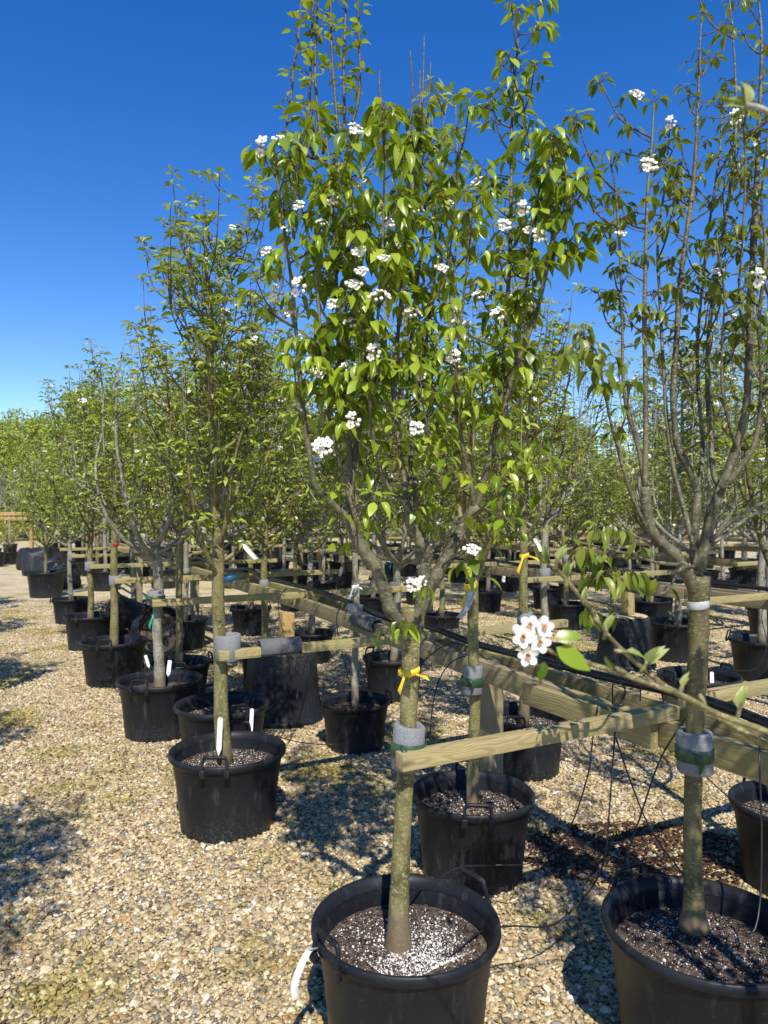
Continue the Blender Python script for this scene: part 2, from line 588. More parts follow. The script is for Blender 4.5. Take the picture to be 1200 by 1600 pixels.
def stone_tile(seed):
    rs = np.random.RandomState(seed)
    bv, bf = ico(2)
    n = 2200
    gx = rs.uniform(-TILE / 2, TILE / 2, n)
    gy = rs.uniform(-TILE / 2, TILE / 2, n)
    r = np.clip(rs.lognormal(math.log(0.0067), 0.3, n), 0.004, 0.017)
    sc = np.stack([r * rs.uniform(1.0, 1.5, n), r * rs.uniform(0.75, 1.05, n), r * rs.uniform(0.45, 0.75, n)], 1)
    # lumpy pebbles: a few shared deformations
    defs = [np.sign(bv) * np.abs(bv) ** rs.uniform(.75, 1.0) * (1 + 0.21 * rs.normal(0, 1, (len(bv), 1)).clip(-1, 1)) for _ in range(16)]
    which = rs.randint(0, 16, n)
    base = np.stack(defs)[which]
    R = rot_mats(n, rs, 0.35)
    v = np.einsum('nij,nkj->nki', R, base * sc[:, None, :])
    z = rs.uniform(-0.001, 0.008, n)
    v += np.stack([gx, gy, z], 1)[:, None, :]
    f = (bf[None] + (np.arange(n) * len(bv))[:, None, None]).reshape(-1, 3)
    tint = np.repeat(rs.uniform(0, 0.999, n), len(bv))
    return big_mesh('gravel_patch', v.reshape(-1, 3), f, tint, M['stone'])


tiles = [bpy.data.objects.new('gravel_patch', stone_tile(11 + i)) for i in range(3)]
tp, tr_, tk = [], [], []
yy = 1.0
while yy < 12.5:
    half = 0.62 * yy + 1.0
    nx = int(half / TILE) + 1
    for ix in range(-nx, nx + 1):
        tp.append((ix * TILE, yy, 0.003))
        tr_.append((0, 0, RND.randrange(4) * math.pi / 2))
        tk.append(RND.randrange(3))
    yy += TILE
me = bpy.data.meshes.new('gravel')
me.from_pydata(tp, [], [])
a1 = me.attributes.new('turn', 'FLOAT_VECTOR', 'POINT')
a1.data.foreach_set('vector', np.array(tr_, dtype=np.float32).ravel())
a2 = me.attributes.new('pick', 'INT', 'POINT')
a2.data.foreach_set('value', np.array(tk, dtype=np.int32))
gravel = link('gravel', me, kind='stuff', label='pale tan gravel stones covering the nursery ground', cat='gravel')
ng = bpy.data.node_groups.new('gravel_spread', 'GeometryNodeTree')
ng.interface.new_socket('Geometry', in_out='INPUT', socket_type='NodeSocketGeometry')
ng.interface.new_socket('Geometry', in_out='OUTPUT', socket_type='NodeSocketGeometry')
gi, go = ng.nodes.new('NodeGroupInput'), ng.nodes.new('NodeGroupOutput')
m2p = ng.nodes.new('GeometryNodeMeshToPoints')
iop = ng.nodes.new('GeometryNodeInstanceOnPoints')
g2i = ng.nodes.new('GeometryNodeGeometryToInstance')
for t in tiles[::-1]:
    oi = ng.nodes.new('GeometryNodeObjectInfo')
    oi.inputs[0].default_value = t
    oi.transform_space = 'ORIGINAL'
    ng.links.new(oi.outputs['Geometry'], g2i.inputs[0])
na = ng.nodes.new('GeometryNodeInputNamedAttribute')
na.data_type = 'FLOAT_VECTOR'
na.inputs['Name'].default_value = 'turn'
nb = ng.nodes.new('GeometryNodeInputNamedAttribute')
nb.data_type = 'INT'
nb.inputs['Name'].default_value = 'pick'
e2r = ng.nodes.new('FunctionNodeEulerToRotation')
ng.links.new(na.outputs[0], e2r.inputs[0])
ng.links.new(gi.outputs[0], m2p.inputs[0])
ng.links.new(m2p.outputs[0], iop.inputs['Points'])
iop.inputs['Pick Instance'].default_value = True
ng.links.new(g2i.outputs[0], iop.inputs['Instance'])
ng.links.new(nb.outputs[0], iop.inputs['Instance Index'])
ng.links.new(e2r.outputs[0], iop.inputs['Rotation'])
ng.links.new(iop.outputs[0], go.inputs[0])
md = gravel.modifiers.new('spread', 'NODES')
md.node_group = ng

# ------------------------------------------------------------------ pots
POT_D, POT_H = 0.55, 0.37


def pot_profile():
    D, h = POT_D, POT_H
    ro, ri = 0.462 * D, 0.448 * D
    return [(0.0, 0.004), (0.37 * D, 0.004), (0.385 * D, 0.0), (0.395 * D, 0.006), (0.398 * D, 0.02), (0.43 * D, h * 0.55), (ro, h - 0.045),
            (ro + 0.003, h - 0.042)], [(ro - 0.001, h - 0.044), (ro + 0.010, h - 0.038), (ro + 0.019, h - 0.028), (0.5 * D, h - 0.016), (0.497 * D, h - 0.005), (0.487 * D, h),
                                       (0.474 * D, h - 0.003), (ri + 0.002, h - 0.02), (ri - 0.001, h - 0.036)], [(ri + 0.001, h - 0.034), (ri - 0.004, h - 0.07), (ri - 0.014, h - 0.13), (ri - 0.03, 0.06)]


def make_pot_meshes(seg, soil_rings, seed):
    rs = np.random.RandomState(seed)
    outer, rim, inner = pot_profile()
    a = MB()
    a.lathe(outer + inner, seg)
    shell = sharp(a.mesh('pot_shell', [M['pot']]), 50)
    b = MB()
    b.lathe(rim, seg)
    rimm = b.mesh('pot_rim', [M['pot']])
    s = MB()
    R = 0.435 * POT_D
    sg = max(24, seg // 2)
    vs_, fs = [(0, 0, POT_H - 0.07)], []
    for i in range(1, soil_rings + 1):
        r = R * i / soil_rings
        for j in range(sg):
            t = 2 * math.pi * (j + rs.uniform(-.3, .3)) / sg
            hh = POT_H - 0.085 + 0.015 * (1 - (r / R) ** 2) + rs.uniform(-0.005, 0.005) * (0 if i == soil_rings else 1)
            rr = r if i == soil_rings else r + rs.uniform(-.3, .3) * R / soil_rings
            vs_.append((rr * math.cos(t), rr * math.sin(t), hh))
    for j in range(sg):
        fs.append((0, 1 + j, 1 + (j + 1) % sg))
        for i in range(soil_rings - 1):
            p, q = 1 + i * sg, 1 + (i + 1) * sg
            fs.append((p + j, q + j, q + (j + 1) % sg, p + (j + 1) % sg))
    s.add(vs_, fs)
    soil = s.mesh('soil', [M['soil']])
    h = MB()
    # upright loop handle fixed to the rim on the +X side
    r0, z0 = 0.487 * POT_D, POT_H
    for sgn in (-1, 1):
        h.tube(smooth_path([(r0 + .004, sgn * .055, z0 - .045), (r0 + .012, sgn * .055, z0 - .012), (r0 + .006, sgn * .053, z0 + .02), (r0 + .004, sgn * .046, z0 + .038)], 4), [0.0085, .007, .007, .007], 6)
        h.box((r0 + .014, sgn * .055, z0 - .03), (.012, .024, .034), ch=.003)
    h.tube(smooth_path([(r0 + .004, -.05, z0 + .036), (r0 + .005, -.036, z0 + .042), (r0 + .005, .036, z0 + .042), (r0 + .004, .05, z0 + .036)], 4), [0.0075, .0085, .0085, .0075], 6)
    handle = h.mesh('handle', [M['pot']])
    return shell, rimm, soil, handle


def perlite_mesh(seed, n, bias=(0.0, 0.0)):
    rs = np.random.RandomState(seed)
    bv, bf = ico(1)
    R = 0.42 * POT_D
    a = rs.uniform(0, 2 * math.pi, n)
    r = R * np.sqrt(rs.uniform(0, 1, n)) * rs.uniform(0.3, 1, n) ** 0.3
    x, y = r * np.cos(a), r * np.sin(a)
    if bias[0] or bias[1]:      # most of it lies where the drip tube washes it together
        k = int(n * .62)
        x[:k] = np.clip(rs.normal(bias[0], .075, k), -.14, .14)
        y[:k] = np.clip(rs.normal(bias[1], .06, k), -.14, .14)
    size = np.clip(rs.lognormal(math.log(0.0014), 0.5, n), .0007, .005)
    base = bv[None] * (size[:, None] * rs.uniform(.6, 1.2, (n, 3)))[:, None, :]
    v = np.einsum('nij,nkj->nki', rot_mats(n, rs, 1.0), base)
    rr = np.sqrt(x * x + y * y)
    v += np.stack([x, y, POT_H - 0.083 + 0.015 * (1 - (rr / R) ** 2) + rs.uniform(-.001, .003, n)], 1)[:, None, :]
    f = (bf[None] + (np.arange(n) * len(bv))[:, None, None]).reshape(-1, 3)
    return big_mesh('perlite', v.reshape(-1, 3), f, np.repeat(rs.uniform(0, 1, n), len(bv)), M['perlite'])


def chips_mesh(seed, n, R, z0, dome, mat, size=0.012, name='chips'):
    """flat flakes of bark"""
    rs = np.random.RandomState(seed)
    bv = np.array([(-1, -.4, 0), (0, -.55, .12), (1, -.3, 0), (1, .35, .02), (0, .5, .15), (-1, .4, 0), (-.2, 0, -.18)])
    bf = np.array([(0, 1, 4), (0, 4, 5), (1, 2, 3), (1, 3, 4), (0, 5, 6), (5, 4, 6), (4, 3, 6), (3, 2, 6), (2, 1, 6), (1, 0, 6)])
    a = rs.uniform(0, 2 * math.pi, n)
    r = R * np.sqrt(rs.uniform(0, 1, n))
    s = size * rs.uniform(.4, 1.3, n)
    v = np.einsum('nij,nkj->nki', rot_mats(n, rs, .5), bv[None] * (s[:, None] * np.stack([np.ones(n), rs.uniform(.4, 1, n), np.ones(n)], 1))[:, None, :])
    v += np.stack([r * np.cos(a), r * np.sin(a), z0 + dome * (1 - (r / R) ** 2) + rs.uniform(0, .004, n)], 1)[:, None, :]
    f = (bf[None] + (np.arange(n) * len(bv))[:, None, None]).reshape(-1, 3)
    return big_mesh(name, v.reshape(-1, 3), f, np.repeat(rs.uniform(0, 1, n), len(bv)), mat)


POT_NEAR = make_pot_meshes(72, 16, 1)
POT_FAR = make_pot_meshes(32, 5, 2)
PERL = perlite_mesh(5, 3600, (-0.02, -0.085))
PERL2 = perlite_mesh(6, 900)
CHIPS = chips_mesh(9, 1100, 0.42 * POT_D, POT_H - 0.084, 0.014, M['soil_chip'], .0085, 'bark_chips')


def add_pot(px_or_pt, d=None, dia=0.55, label='', group=None, near=False, rz=0.0, perl=None, hgt=1.0, handles=True, chips=False):
    pt = px_or_pt if d is None else G(px_or_pt, d)
    r = link('plant_pot', None, None, label, 'pot', group, loc=pt)
    s = dia / POT_D
    r.scale = (s, s, s * hgt)
    r.rotation_euler.z = rz
    sh, ri, so, ha = POT_NEAR if near else POT_FAR
    link('shell', sh, r)
    rim_o = link('rim', ri, r)
    soil_o = link('soil', so, r)
    if handles:
        link('handle', ha, rim_o)
        link('handle', ha, rim_o, rot=(0, 0, math.pi))
    if perl is not None:
        link('perlite', perl, soil_o, kind='stuff')
    if chips:
        link('bark_chips', CHIPS, soil_o, kind='stuff')
    return r


def soil_z(dia, hgt=1.0):
    return (POT_H - 0.075) * dia / POT_D * hgt


# ------------------------------------------------------------------ leaves and blossom
def leaf_template(rows, cols, width, fold, droop, curl, seed=0):
    """unit-length leaf along +X, face up +Z; rows along the length, cols across"""
    vs_, fs = [], []
    rr = random.Random(seed)
    for i in range(rows + 1):
        t = i / rows
        w = width * (math.sin(math.pi * min(1, t ** 0.72)) ** 0.9 if 0 < t < 1 else 0.02)
        x = t - 0.12 * droop * t * t
        zc = -droop * t * t * 0.45
        for j in range(cols + 1):
            q = (j / cols - 0.5) * 2
            y = q * w * 0.5
            z = zc + abs(q) * w * 0.5 * fold - curl * (q * q) * w * 0.25 + (rr.uniform(-.012, .012) if 0 < i < rows and abs(q) == 1 else 0)
            vs_.append((x, y, z))
    c = cols + 1
    for i in range(rows):
        for j in range(cols):
            fs.append((i * c + j, i * c + j + 1, (i + 1) * c + j + 1, (i + 1) * c + j))
    return np.array(vs_), fs


LEAFT = [leaf_template(6, 4, 0.44, 0.35, 0.5, 0.1, 1), leaf_template(6, 4, 0.41, 0.6, 0.8, 0.0, 2),
         leaf_template(6, 4, 0.48, 0.2, 0.35, 0.25, 3), leaf_template(6, 4, 0.38, 0.85, 1.0, 0.0, 4)]
LEAFS = [leaf_template(3, 2, 0.4, 0.6, 0.5, 0.0, 5), leaf_template(3, 2, 0.34, 0.9, 0.8, 0.0, 6), leaf_template(3, 2, 0.46, 0.3, 0.4, 0.0, 7)]


def leaf_mesh(tpl, mat, name='leaf'):
    b = MB()
    b.add(tpl[0], tpl[1], 0.0)
    return b.mesh(name, [mat])


LEAF_OBJ = {}
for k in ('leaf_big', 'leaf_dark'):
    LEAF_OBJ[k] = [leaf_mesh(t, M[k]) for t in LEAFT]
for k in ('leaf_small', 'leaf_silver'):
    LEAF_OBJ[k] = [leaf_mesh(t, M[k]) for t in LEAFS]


def frame(dirv, nrm):
    x = np.asarray(dirv, float)
    x = x / max(np.linalg.norm(x), 1e-9)
    z = np.asarray(nrm, float)
    z = z - x * x.dot(z)
    l = np.linalg.norm(z)
    if l < 1e-4:
        z = np.array((0.3, -0.8, 0.5)) - x * x.dot((0.3, -0.8, 0.5))
        l = np.linalg.norm(z)
    z /= l
    y = np.cross(z, x)
    return np.stack([x, y, z], 1)


def merged_leaves(leaves, templates, mat, name='foliage', rs=None):
    rs = rs or np.random.RandomState(3)
    if not leaves:
        return None
    vv, ff, tt, off = [], [], [], 0
    for ti, (tv, tf) in enumerate(templates):
        L = [l for l in leaves if l[3] % len(templates) == ti]
        if not L:
            continue
        n = len(L)
        R = np.stack([l[1] for l in L])
        sz = np.array([l[2] for l in L])
        ps = np.array([l[0] for l in L])
        v = np.einsum('nij,nkj->nki', R, tv[None] * sz[:, None, None]) + ps[:, None, :]
        f = np.array(tf)[None] + (np.arange(n) * len(tv))[:, None, None] + off
        vv.append(v.reshape(-1, 3))
        ff.append(f.reshape(-1, 4))
        tt.append(np.repeat(rs.uniform(0, 1, n), len(tv)))
        off += n * len(tv)
    return big_mesh(name, np.concatenate(vv), np.concatenate(ff), np.concatenate(tt), mat)


def blossom_mesh(seed, nfl, small=False, petal='petal'):
    """a pear cluster: open five-petalled flowers and round buds on short stalks, facing +Z"""
    rs = random.Random(seed)
    b = MB()
    bv, bf = ico(1)
    for i in range(nfl):
        a = 2 * math.pi * (i * 0.381966) + rs.uniform(-.3, .3)
        tilt = rs.uniform(0.15, 1.0)
        d = Vector((math.cos(a) * math.sin(tilt), math.sin(a) * math.sin(tilt), math.cos(tilt)))
        c = d * rs.uniform(0.022, 0.034)
        if not small:
            b.tube([(0, 0, 0), tuple(c * 0.6 + Vector((0, 0, -.002))), tuple(c)], 0.0009, 4, mi=2)
        q = d.to_track_quat('Z', 'Y').to_matrix() @ Matrix.Rotation(rs.uniform(0, 6), 3, 'Z')
        if rs.random() < 0.42:
            s = rs.uniform(.005, .0075)
            b.add([tuple(c + Vector(v) * s) for v in bv], [tuple(f) for f in bf], mi=0)
            continue
        R = rs.uniform(0.0105, 0.0145)
        cup = rs.uniform(.2, .7)
        for k in range(5):
            t = 2 * math.pi * k / 5
            if small:
                pv = [(0.1, 0, 0), (.65, -.5, .3 * cup), (1.05, 0, .6 * cup), (.65, .5, .3 * cup)]
                pf = [(0, 1, 2, 3)]
            else:
                pv = [(0.12, 0, 0), (.45, -.36, .16 * cup), (.85, -.44, .5 * cup), (1.1, -.16, .75 * cup), (1.1, .16, .75 * cup), (.85, .44, .5 * cup), (.45, .36, .16 * cup), (.7, 0, .22 * cup)]
                pf = [(0, 1, 7), (1, 2, 7), (2, 3, 7), (3, 4, 7), (4, 5, 7), (5, 6, 7), (6, 0, 7)]
            rot = q @ Matrix.Rotation(t, 3, 'Z')
            b.add([tuple(c + rot @ (Vector(p) * R)) for p in pv], pf, mi=0)
        if not small:
            for k in range(7):
                t = 2 * math.pi * k / 7
                e = q @ Vector((math.cos(t) * .004, math.sin(t) * .004, .0055))
                b.tube([tuple(c), tuple(c + e)], [.0002, .0006], 3, mi=1)
    return b.mesh('blossom', [M[petal], M['stamen'], M['leaf_silver']])


BLOSS = [blossom_mesh(20 + i, 7 + i % 3) for i in range(4)]
BLOSS_V = [(np.array([v.co[:] for v in m.vertices]), [tuple(p.vertices) for p in m.polygons]) for m in [blossom_mesh(40 + i, 6, True) for i in range(3)]]


# ------------------------------------------------------------------ tree building
class Tree:
    """gathers wood, leaves and blossom in coordinates relative to the foot of the tree"""

    def __init__(s, seed):
        s.r = random.Random(seed)
        s.wood, s.twigs, s.limbs = MB(), MB(), MB()
        s.leaves, s.bloss = [], []

    def limb(s, pts, radii, sides=8, sub=4, thin=False, knob=0.0, upper=False):
        sp = smooth_path(pts, sub)
        if knob:
            k = len(sp)
            base = np.interp(np.linspace(0, 1, k), np.linspace(0, 1, len(radii)), radii)
            radii = [b * (1 + knob * s.r.uniform(-.6, 1) * (1 if s.r.random() < .5 else 0.2)) for b in base]
        (s.twigs if thin else (s.limbs if upper else s.wood)).tube(sp, radii, sides)
        return sp

    def rosette(s, p, n, size, droop, out=None, pet=0.3, petr=0.0007, spread=1.0):
        r = s.r
        p = Vector(p)
        a0 = r.uniform(0, 6.28)
        for i in range(n):
            a = a0 + i * 2.4 + r.uniform(-.3, .3)
            d = Vector((math.cos(a), math.sin(a), r.uniform(0.0, .8)))
            if out is not None:
                d += out * 0.6
            d.normalize()
            sz = size * r.uniform(.6, 1.12)
            b = p + d * sz * pet * r.uniform(.7, 1.4)
            if petr:
                s.twigs.tube([tuple(p), tuple(p.lerp(b, .6) + Vector((0, 0, .12 * sz))), tuple(b)], petr, 3, cap=False)
            h = Vector((d.x, d.y, 0)) * spread
            dirv = h + Vector((0, 0, -droop * r.uniform(.5, 1.5) + (1 - min(droop, 1)) * r.uniform(0, .9)))
            nrm = Vector((d.x * 0.8, d.y * 0.8, 0.75)) + Vector((r.uniform(-.45, .45), r.uniform(-.45, .45), r.uniform(-.3, .3)))
            s.leaves.append((tuple(b), frame(dirv, nrm), sz, r.randrange(12)))

    def spurs(s, path, gap, size, n, droop, spur=(0.01, 0.06), t0=0.1, blossom=0.0, pet=0.3, skip=0.12, petr=0.0007):
        """short fruiting spurs with rosettes of leaves along a shoot"""
        r = s.r
        acc, nxt = 0.0, gap * r.uniform(.2, 1)
        total = sum((path[i + 1] - path[i]).length for i in range(len(path) - 1))
        for i in range(len(path) - 1):
            seg = path[i + 1] - path[i]
            L = seg.length
            while nxt < acc + L:
                t = (nxt - acc) / max(L, 1e-6)
                if nxt > t0 * total and r.random() > skip:
                    p = path[i].lerp(path[i + 1], t)
                    a = r.uniform(0, 6.28)
                    out = Vector((math.cos(a), math.sin(a), r.uniform(.2, .9)))
                    q = p + out * r.uniform(*spur)
                    s.twigs.tube([tuple(p), tuple(p.lerp(q, .5) + Vector((0, 0, -.004))), tuple(q)], [.0022, .0016, .0018], 4)
                    s.rosette(q, max(2, int(n * r.uniform(.6, 1.3))), size, droop, out, pet, petr)
                    if r.random() < blossom:
                        s.bloss.append((tuple(q + Vector((out.x * .02, out.y * .02, .02))), tuple((out + Vector((0, -.4, .3))).normalized())))
                nxt += gap * r.uniform(.55, 1.5)
            acc += L
        s.rosette(path[-1], n, size * .85, droop * .6, None, pet, petr)

    def shoots(s, path, gap, lo, hi, size, n, droop, t0=.2, t1=.95):
        """leafy side shoots that leave a limb and turn upwards"""
        r = s.r
        L = sum((path[i + 1] - path[i]).length for i in range(len(path) - 1))
        k = max(1, int(L * (t1 - t0) / gap))
        for i in range(k):
            f = t0 + (t1 - t0) * (i + r.random()) / k
            p = path[min(len(path) - 2, int(f * (len(path) - 1)))]
            a = r.uniform(0, 6.28)
            l = r.uniform(lo, hi)
            h = Vector((math.cos(a), math.sin(a), 0)) * l * r.uniform(.35, .8)
            q = s.limb([p, p + h * .6 + Vector((0, 0, l * .25)), p + h + Vector((0, 0, l * .75))], [.0032, .0024, .0015], 5, 4, thin=True)
            s.spurs(q, .05, size, n, droop, (.006, .03), .25, 0, .42, .1, .0009)

    def build(s, root, bark, leafkey, templates, nindiv, small_bloss=True, blossom_parts=True, cap_cam=None):
        """turn what was gathered into parts of root"""
        link('trunk', s.wood.mesh('trunk', [M[bark]]), root)
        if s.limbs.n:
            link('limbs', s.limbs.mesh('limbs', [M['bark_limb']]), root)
        if s.twigs.n:
            link('branches', s.twigs.mesh('branches', [M['twig']]), root, kind='stuff')
        lv = s.leaves
        if nindiv:
            base = Vector(root.location)

            def show(l):
                w = base + Vector(l[0])
                q = w - Vector((0, 0, CAMH))
                inside = 1.0 if (abs(q.x) < .53 * q.y and q.z < .70 * q.y) else 0.01
                return l[2] / max(q.length, .3) * inside
            lv = sorted(lv, key=show, reverse=True)
            for l in lv[:nindiv]:
                o = bpy.data.objects.new('leaf', LEAF_OBJ[leafkey][l[3] % len(LEAF_OBJ[leafkey])])
                COL.objects.link(o)
                o.parent = root
                o.matrix_local = Matrix.Translation(l[0]) @ Matrix([list(x) for x in l[1]]).to_4x4() @ Matrix.Scale(l[2], 4)
            lv = lv[nindiv:]
        if lv:
            link('foliage', merged_leaves(lv, templates, M[leafkey]), root, kind='stuff' if nindiv else None)
        if s.bloss:
            if blossom_parts:
                for p, d in s.bloss:
                    o = bpy.data.objects.new('blossom', BLOSS[s.r.randrange(4)])
                    COL.objects.link(o)
                    o.parent = root
                    q = Vector(d).to_track_quat('Z', 'Y')
                    o.matrix_local = Matrix.LocRotScale(Vector(p), q, Vector((1, 1, 1)) * s.r.uniform(.55, 1.0))
            else:
                link('blossom', s.bloss_mesh(), root)

    def bloss_mesh(s):
        b = MB()
        for p, d in s.bloss:
            v, f = BLOSS_V[s.r.randrange(3)]
            q = np.array(Vector(d).to_track_quat('Z', 'Y').to_matrix())
            b.add(v @ q.T * s.r.uniform(.6, 1.0) + np.array(p), f)
        return b.mesh('blossom', [M['petal']], False)


def gen_leader(seed, H, fork=1.15, nbr=24, wide=0.5, leaf=0.042, gap=0.075, bloss=0.05, r0=0.03, zs=0.28, petr=0.0, n=5, lean=0.03, topbare=0.0, sub=True):
    """central-leader pear: a straight stem with many shoots curving upwards"""
    t = Tree(seed)
    r = t.r
    lx, ly = r.uniform(-lean, lean), r.uniform(-lean, lean)
    stem = [Vector((lx * (z - zs) + r.uniform(-.012, .012), ly * (z - zs) + r.uniform(-.012, .012), z)) for z in np.linspace(zs, H * .97, 11)]
    stem[0] = Vector((0, 0, zs))
    path = t.limb(stem, [r0 * 1.25, r0, r0 * .93, r0 * .85, r0 * .7, r0 * .5, r0 * .3, r0 * .12], 10, 4, knob=.08)
    t.spurs([p for p in path if p.z > fork + .35], gap, leaf, n, .08, blossom=bloss, petr=petr)
    az = r.uniform(0, 6.28)
    for i in range(nbr):
        f = i / (nbr - 1)
        z = fork + (H * .84 - fork) * f ** 1.1
        k = min(range(len(path)), key=lambda q: abs(path[q].z - z))
        p = path[k]
        az += 2.39996 + r.uniform(-.4, .4)
        L = (1.0 - .72 * f) * r.uniform(.65, 1.15) * .95
        w = wide * (1 - .62 * f) * r.uniform(.6, 1.2)
        o = Vector((math.cos(az), math.sin(az), 0))
        pts = [p, p + o * w * .42 + Vector((0, 0, L * .17)), p + o * w * .78 + Vector((0, 0, L * .48)), p + o * w * .95 + Vector((r.uniform(-.05, .05), r.uniform(-.05, .05), L * .8)), p + o * w * r.uniform(.9, 1.1) + Vector((0, 0, min(L * 1.12, H - z)))]
        rb = r0 * (.42 - .24 * f)
        bp = t.limb(pts, [rb, rb * .75, rb * .5, .0032, .0016], 6, 4, knob=.2)
        t.spurs(bp, gap, leaf, n, .32, t0=.08, blossom=bloss, petr=petr)
        if sub:
            for _ in range(r.randint(2, 4)):
                q = bp[r.randrange(len(bp) // 4, len(bp) - 3)]
                a = az + r.uniform(-1.6, 1.6)
                o2 = Vector((math.cos(a), math.sin(a), 0))
                l2 = r.uniform(.14, .42)
                p2 = [q, q + o2 * l2 * .35 + Vector((0, 0, l2 * .3)), q + o2 * l2 * .5 + Vector((0, 0, l2))]
                b2 = t.limb(p2, [.004, .003, .0014], 5, 4, thin=True)
                t.spurs(b2, gap, leaf * .95, n, .32, t0=.1, blossom=bloss, petr=petr)
    return t


def gen_vase(seed, H, fork=1.2, nlimb=6, wide=0.42, leaf=0.042, gap=0.08, bloss=0.08, r0=0.031, zs=0.28, petr=0.0, n=5, lean=.03, splits=3):
    """open-centred pear: the stem forks into several upright limbs"""
    t = Tree(seed)
    r = t.r
    lx, ly = r.uniform(-lean, lean), r.uniform(-lean, lean)
    stem = [Vector((lx * (z - zs) + r.uniform(-.01, .01), ly * (z - zs) + r.uniform(-.01, .01), z)) for z in np.linspace(zs, fork, 6)]
    stem[0] = Vector((0, 0, zs))
    t.limb(stem, [r0 * 1.25, r0 * 1.02, r0, r0, r0 * 1.12], 10, 4, knob=.1)
    top = stem[-1]
    az = r.uniform(0, 6.28)
    for i in range(nlimb):
        az += 6.283 / nlimb + r.uniform(-.35, .35)
        o = Vector((math.cos(az), math.sin(az), 0))
        w = wide * r.uniform(.45, 1.1)
        Ht = H * r.uniform(.82, 1.0)
        p0 = top + Vector((0, 0, -.03 - .12 * r.random()))
        zz = Ht - p0.z
        pts = [p0, p0 + o * w * .5 + Vector((0, 0, zz * .1)), p0 + o * w * .85 + Vector((0, 0, zz * .26)), p0 + o * w * r.uniform(.85, 1.05) + Vector((r.uniform(-.04, .04), 0, zz * .5)),
               p0 + o * w * r.uniform(.8, 1.15) + Vector((0, r.uniform(-.04, .04), zz * .76)), p0 + o * w * r.uniform(.75, 1.25) + Vector((0, 0, zz))]
        rb = r0 * r.uniform(.45, .68)
        bp = t.limb(pts, [rb, rb * .85, rb * .7, rb * .5, rb * .3, .0018], 7, 5, knob=.12)
        t.spurs(bp, gap, leaf, n, .32, t0=.22, blossom=bloss, petr=petr)
        for _ in range(splits + r.randint(0, 2)):
            q = bp[r.randrange(len(bp) // 5, int(len(bp) * .75))]
            a = az + r.uniform(-1.9, 1.9)
            o2 = Vector((math.cos(a), math.sin(a), 0))
            l2 = min(r.uniform(.25, .85), max(.15, Ht - q.z))
            w2 = r.uniform(.06, .2)
            p2 = [q, q + o2 * w2 + Vector((0, 0, l2 * .2)), q + o2 * w2 * 1.2 + Vector((0, 0, l2 * .6)), q + o2 * w2 * r.uniform(.9, 1.6) + Vector((0, 0, l2))]
            b2 = t.limb(p2, [.0062, .005, .0035, .0014], 5, 4)
            t.spurs(b2, gap, leaf, n, .32, t0=.15, blossom=bloss, petr=petr)
            for _ in range(r.randint(0, 2)):
                q3 = b2[r.randrange(2, len(b2) - 2)]
                a3 = r.uniform(0, 6.28)
                l3 = r.uniform(.1, .3)
                p3 = [q3, q3 + Vector((math.cos(a3) * l3 * .4, math.sin(a3) * l3 * .4, l3 * .4)), q3 + Vector((math.cos(a3) * l3 * .5, math.sin(a3) * l3 * .5, l3))]
                b3 = t.limb(p3, [.0032, .0012], 4, 3, thin=True)
                t.spurs(b3, gap, leaf * .9, n, .32, t0=.1, blossom=bloss, petr=petr)
    return t


def tree_root(pt, label, group=None, cat='tree', name='pear_tree'):
    return link(name, None, None, label, cat, group, loc=pt)


def pix(root, pts, d0, d1):
    """pixel polyline on a tree whose distance runs from d0 to d1, relative to the tree's foot"""
    k = len(pts) - 1
    o = Vector(root.location)
    return [P(x, y, d0 + (d1 - d0) * (i / max(k, 1)) ** 0.8) - o for i, (x, y) in enumerate(pts)]


# ------------------------------------------------------------------ timber frame that carries the trees
BOARD = {}


def board(name, a, b, w, h, mat, label, cat, group=None, roll=0.0):
    """a sawn timber of section w x h from a to b (its axis)"""
    a, b = Vector(a), Vector(b)
    L = (b - a).length
    key = (round(L, 3), w, h, mat)
    if key not in BOARD:
        m = MB()
        m.box((0, 0, 0), (L, w, h), ch=0.0035)
        BOARD[key] = sharp(m.mesh(name, [M[mat]]), 30)
    x = (b - a).normalized()
    y = Vector((0, 0, 1)).cross(x)
    if y.length < 1e-3:
        y = U.copy()
    y.normalize()
    z = x.cross(y)
    o = link(name, BOARD[key], None, label, cat, group)
    o.matrix_world = Matrix.Translation((a + b) / 2) @ Matrix((x, y, z)).transposed().to_4x4() @ Matrix.Rotation(roll, 4, 'X')
    return o


RS = 0.045                      # rail section
BH, BW = 0.092, 0.042           # beam section


def ztop(u, v):
    """top of the beams: a little higher further back"""
    if u < 2.5:
        return 0.80 + 0.07 * min(1, max(0, (v - 1.8) / 1.5))
    return 0.86


# block A: the beam pair between the near rows
for (ub, tag) in ((1.0, 'front'), (1.19, 'rear')):
    cuts = [-2.6, 0.42, 3.3, 6.9, 10.5, 14.1] if tag == 'front' else [-2.6, 1.3, 3.3, 6.9, 10.5, 14.1]
    names = ['nearest the right-hand tree', 'behind the flowering tree', 'standing over the big upturned pot', 'in the middle distance of the left block', 'at the far end of the left block']
    for i in range(5):
        v0, v1 = cuts[i] + .004, cuts[i + 1] - .004
        board('timber_beam', UV(ub, v0, ztop(0, v0) - BH / 2), UV(ub, v1, ztop(0, v1) - BH / 2), BW, BH, 'timber_old' if i % 2 else 'timber',
              '%s board of the beam pair, %s' % (tag, names[i]), 'beam', 'long beams under the rails')
board('splice_block', UV(0.957, -0.05, 0.748), UV(0.957, 0.62, 0.748), 0.038, 0.085, 'timber', 'short splice board fixed to the front beam left of the right-hand tree', 'board')

